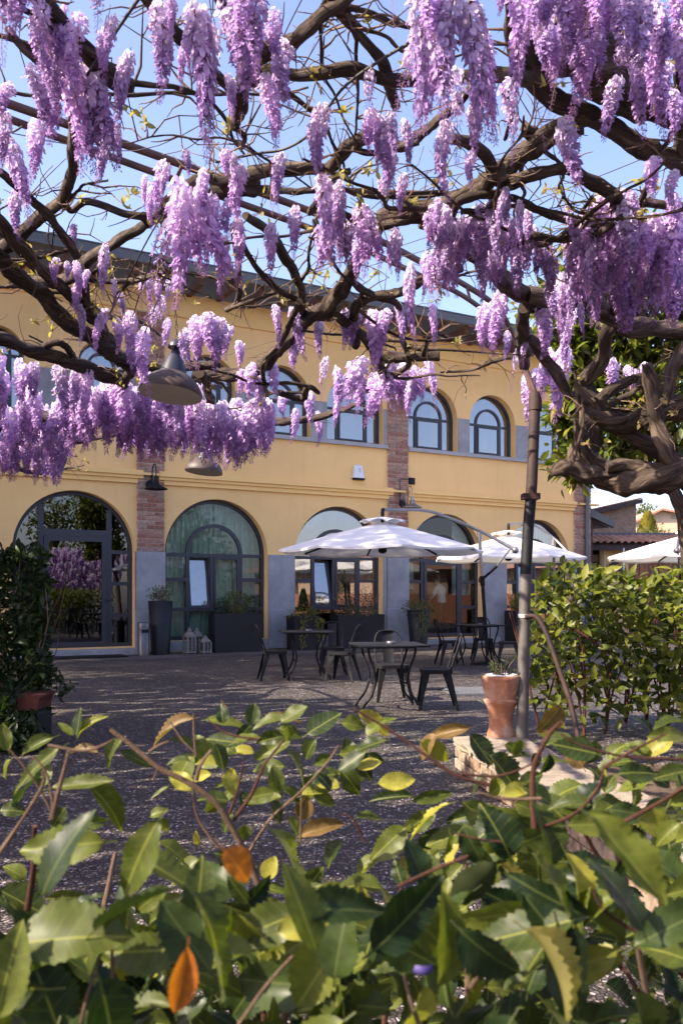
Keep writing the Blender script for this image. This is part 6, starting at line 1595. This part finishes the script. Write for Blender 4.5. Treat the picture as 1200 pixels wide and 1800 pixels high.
HERO_R=[((450,158),(285,192),54,'brown_leaf'),((275,205),(398,275),66),((450,180),(530,290),120),((520,255),(640,385),150),((850,360),(700,392),130),((770,80),(698,185),85,'brown_leaf'),((850,300),(782,200),70,'brown_leaf'),((890,200),(880,290),80),((1015,275),(890,285),90),((1160,190),(1065,245),90),((1200,140),(1100,130),70),
((562,535),(425,420),120),((465,512),(295,575),84),((375,425),(210,500),66),((225,510),(95,622),100),((525,440),(380,500),80),((600,330),(520,395),80),((520,325),(445,375),50),((640,430),(600,495),80),((690,715),(690,488),195),((550,575),(440,735),130),((862,460),(1172,768),140),((555,625),(680,820),84,'yellow_leaf'),((650,865),(915,1120),84,'yellow_leaf'),((650,840),(862,852),160),((440,785),(255,935),150),((222,912),(0,830),150),((185,1005),(-10,1060),200),((790,600),(900,870),120),((560,980),(650,1175),130),((925,1060),(1060,1145),130),((1000,980),(1155,1060),140),((1130,495),(1210,540),90),((425,640),(340,735),110),((490,585),(562,840),40),
((250,400),(100,395),44),((250,415),(400,385),50),((330,460),(210,520),70),((310,590),(190,680),90),((130,620),(40,660),70,),((350,600),(250,640),60),((60,100),(180,190),60,'yellow_leaf'),((0,140),(80,150),80),((0,240),(130,310),90),((0,310),(70,390),70),((620,640),(700,640),80),((700,760),(640,720),60),((780,420),(730,470),70),((660,450),(690,490),60),((330,180),(260,260),60,'brown_leaf'),((1010,300),(1090,330),60),((1200,430),(1080,500),110),((880,640),(960,700),60),((930,740),(1010,790),50,),((1200,800),(1090,860),120),((740,1180),(620,1130),120),((400,1010),(300,1120),130),((480,1000),(380,1060),110),((900,900),(820,980),100),((1180,940),(1110,860),110),((830,1000),(760,1090),130),((1040,130),(1120,170),50),((1080,240),(1000,210),60)]
for h in HERO_L: b_,t_=ZL(h[0]),ZL(h[1]); fleaf(*b_,*t_,h[2]/2,mat=h[3] if len(h)>3 else "shrub_leaf",d=(.70 if len(h)>3 and h[3]=="orange_leaf" else None),jit=(.2 if len(h)>3 else .5))
for h in HERO_R: b_,t_=ZR(h[0]),ZR(h[1]); fleaf(*b_,*t_,h[2]/2,mat=h[3] if len(h)>3 else 'shrub_leaf')
# fill: leaves below and behind the ones picked out
for _ in range(640):
    px=rf.uniform(-70,1270); 
    lo=float(np.interp(px,[0,200,340,600,700,900,1200],[1560,1590,1560,1570,1480,1400,1380])); py=lo+(1900-lo)*rf.random()**.9
    near=py>1560 and rf.random()<.22; d=rf.uniform(.80,1.05) if near else rf.uniform(1.0,1.9); a=rf.uniform(0,2*pi); ln=F*(rf.uniform(.085,.125) if near else rf.uniform(.05,.115))/d
    fleaf(px,py,px+ln*cos(a)*.9,py+ln*sin(a)*.75,ln*rf.uniform(.36,.54),d,jit=.75,mat='shade_toned_leaf' if rf.random()<.42 else 'shrub_leaf')  # part of the fill takes the leaf colour with shade in it
for _ in range(60):
    px=rf.uniform(330,680); py=rf.uniform(1265,1440); d=rf.uniform(1.3,1.9); a=rf.uniform(0,2*pi); ln=F*rf.uniform(.05,.075)/d
    fleaf(px,py,px+ln*cos(a)*.9,py+ln*sin(a)*.6,ln*.48,d,jit=.5)
for _ in range(50):
    px=rf.uniform(880,1240); py=rf.uniform(1290,1470); d=rf.uniform(1.2,1.9); a=rf.uniform(0,2*pi); ln=F*rf.uniform(.05,.08)/d
    fleaf(px,py,px+ln*cos(a)*.9,py+ln*sin(a)*.6,ln*.48,d,jit=.5)
assert max(NL)<=300,NL
def fstem(pts,r,d,mat='stem',root=None):
    if not hasattr(d,'__len__'): d=[d]*len(pts)
    q=[P(x,y,d[i]) for i,(x,y) in enumerate(pts)]; b=MB(); rr_=list(np.linspace(r*.55,r,len(pts)) if pts[0][1]<pts[-1][1] else np.linspace(r,r*.5,len(pts))); c=crom(q,4); b.tube(c,[a*d[0]/F for a in interp(rr_,4)],8,0,True,.28,len(pts)+pts[0][0])
    ro=SH[which(pts[len(pts)//2][0])] if root is None else SH[root]; wpart(ro,'stem',b,M[mat])
S_=[([(0,1500),(40,1440),(76,1380),(75,1355)],5,1.0,'stem'),([(92,1440),(105,1385),(122,1320)],7,1.05,'stem'),([(60,1330),(85,1365),(95,1432)],3.5,1.05,'stem'),([(85,1310),(140,1320),(170,1315),(200,1300)],4,1.1,'stem'),([(15,1315),(60,1370),(95,1435)],3,1.05,'stem'),
([(194,1282),(232,1310),(280,1350),(335,1378),(378,1412),(405,1450),(435,1510),(470,1600),(485,1680)],9,1.22,'stem'),([(345,1372),(352,1345),(372,1318)],5,1.2,'stem'),([(338,1378),(345,1430),(365,1465),(385,1490)],4,1.22,'stem'),([(262,1322),(280,1310),(297,1303)],3.5,1.2,'stem'),([(278,1350),(272,1365),(270,1372)],3,1.2,'stem'),
([(410,1442),(440,1400),(462,1350),(475,1330),(500,1300)],4.5,1.25,'redstem'),([(404,1430),(420,1380),(430,1330)],3.5,1.25,'redstem'),([(440,1495),(475,1440),(530,1390),(575,1340),(595,1310)],3.5,1.3,'stem'),([(528,1480),(530,1390)],3,1.3,'stem'),([(299,1268),(320,1300),(345,1325)],3,1.25,'stem'),([(340,1255),(342,1300),(345,1330)],3,1.25,'stem'),([(388,1230),(400,1245)],3,1.3,'stem'),([(365,1265),(400,1290),(455,1300)],3,1.3,'redstem'),
([(200,1830),(198,1700),(198,1600)],6,.85,'stem'),([(135,1830),(160,1730),(187,1650)],5,.85,'stem'),([(150,1680),(200,1660),(280,1640),(345,1625)],3.5,.95,'redstem'),([(310,1640),(330,1580),(340,1540)],3,1.1,'stem'),([(420,1800),(470,1730),(515,1680)],5,.85,'stem'),
([(620,1245),(680,1280),(740,1322),(800,1362),(860,1380)],4.5,1.15,'redstem'),([(940,1455),(935,1380),(942,1335),(965,1290),(985,1270)],8,1.15,'redstem'),([(940,1340),(900,1358),(860,1365),(810,1360)],3.5,1.15,'redstem'),([(700,1558),(760,1530),(822,1504)],5,1.0,'redstem'),([(950,1455),(1010,1430),(1050,1385),(1060,1350)],4.5,1.1,'redstem'),([(840,1392),(880,1404),(950,1404)],4.5,1.1,'stem'),([(820,1745),(850,1700),(885,1650),(905,1628)],6,.9,'stem'),([(710,1715),(722,1760),(745,1830)],6,.85,'stem'),
([(1230,1365),(1160,1410),(1085,1450)],6,1.15,'redstem'),([(1060,1350),(1110,1320),(1170,1290)],4,1.15,'redstem'),([(985,1290),(1020,1310),(1100,1330),(1200,1335)],3.5,1.15,'redstem'),([(880,1480),(840,1475),(800,1465)],3.5,1.1,'redstem'),([(640,1480),(620,1440),(600,1430)],3,1.2,'redstem'),([(975,1475),(1010,1540),(1030,1580)],4,1.1,'redstem'),([(1120,1640),(1060,1600),(1040,1560)],4,1.0,'redstem')]
for pts,r,d,mt in S_: fstem(pts,r*.8,d,mt)
# stems rising from the ground
for i,root in enumerate(SH):
    for k in range(4):
        px=(rf.uniform(-50,310),rf.uniform(310,620),rf.uniform(620,905),rf.uniform(905,1260))[i]; d=rf.uniform(1.0,1.7); e=P(px,rf.uniform(1420,1650),d)
        g0=V((root.location.x+rf.uniform(-.22,.22),root.location.y+rf.uniform(-.15,.25),0)); b=MB()
        c=crom([g0,g0.lerp(e,.45)+V((rf.uniform(-.06,.06),rf.uniform(-.05,.05),.08)),e.lerp(g0,.15)+V((0,0,.03)),e],5); b.tube(c,list(np.linspace(.008,.0028,len(c))),7,0,True,.1,k); wpart(root,'stem',b,M['stem' if k%2 else 'redstem'])
pb_=MB(); c_=P(713,1708,.8); 
pv=[];pfs=[]
for i in range(5):
    for j in range(4):
        u=-1+i/2; v=-1+j/1.5; pv.append(V((u*.009*sqrt(max(.1,1-.3*v*v)),0,v*.0055*sqrt(max(.15,1-.5*u*u))))+V((0,.004*(u*u+v*v),.002*u)))
for i in range(4):
    for j in range(3): pfs.append((i*4+j,i*4+j+1,i*4+5+j,i*4+4+j))
pb_.add(pv,pfs,0,True)
M['fallen']=surf('violet_petal',(.03,.018,.10),(.045,.028,.14),20,.6,0)
o=pb_.build('fallen_petal',M['fallen']); o.location=P(744,1712,.8); o.rotation_euler=(.3,.2,.1); tag(o,'violet wisteria petal fallen on a foreground leaf','petal')
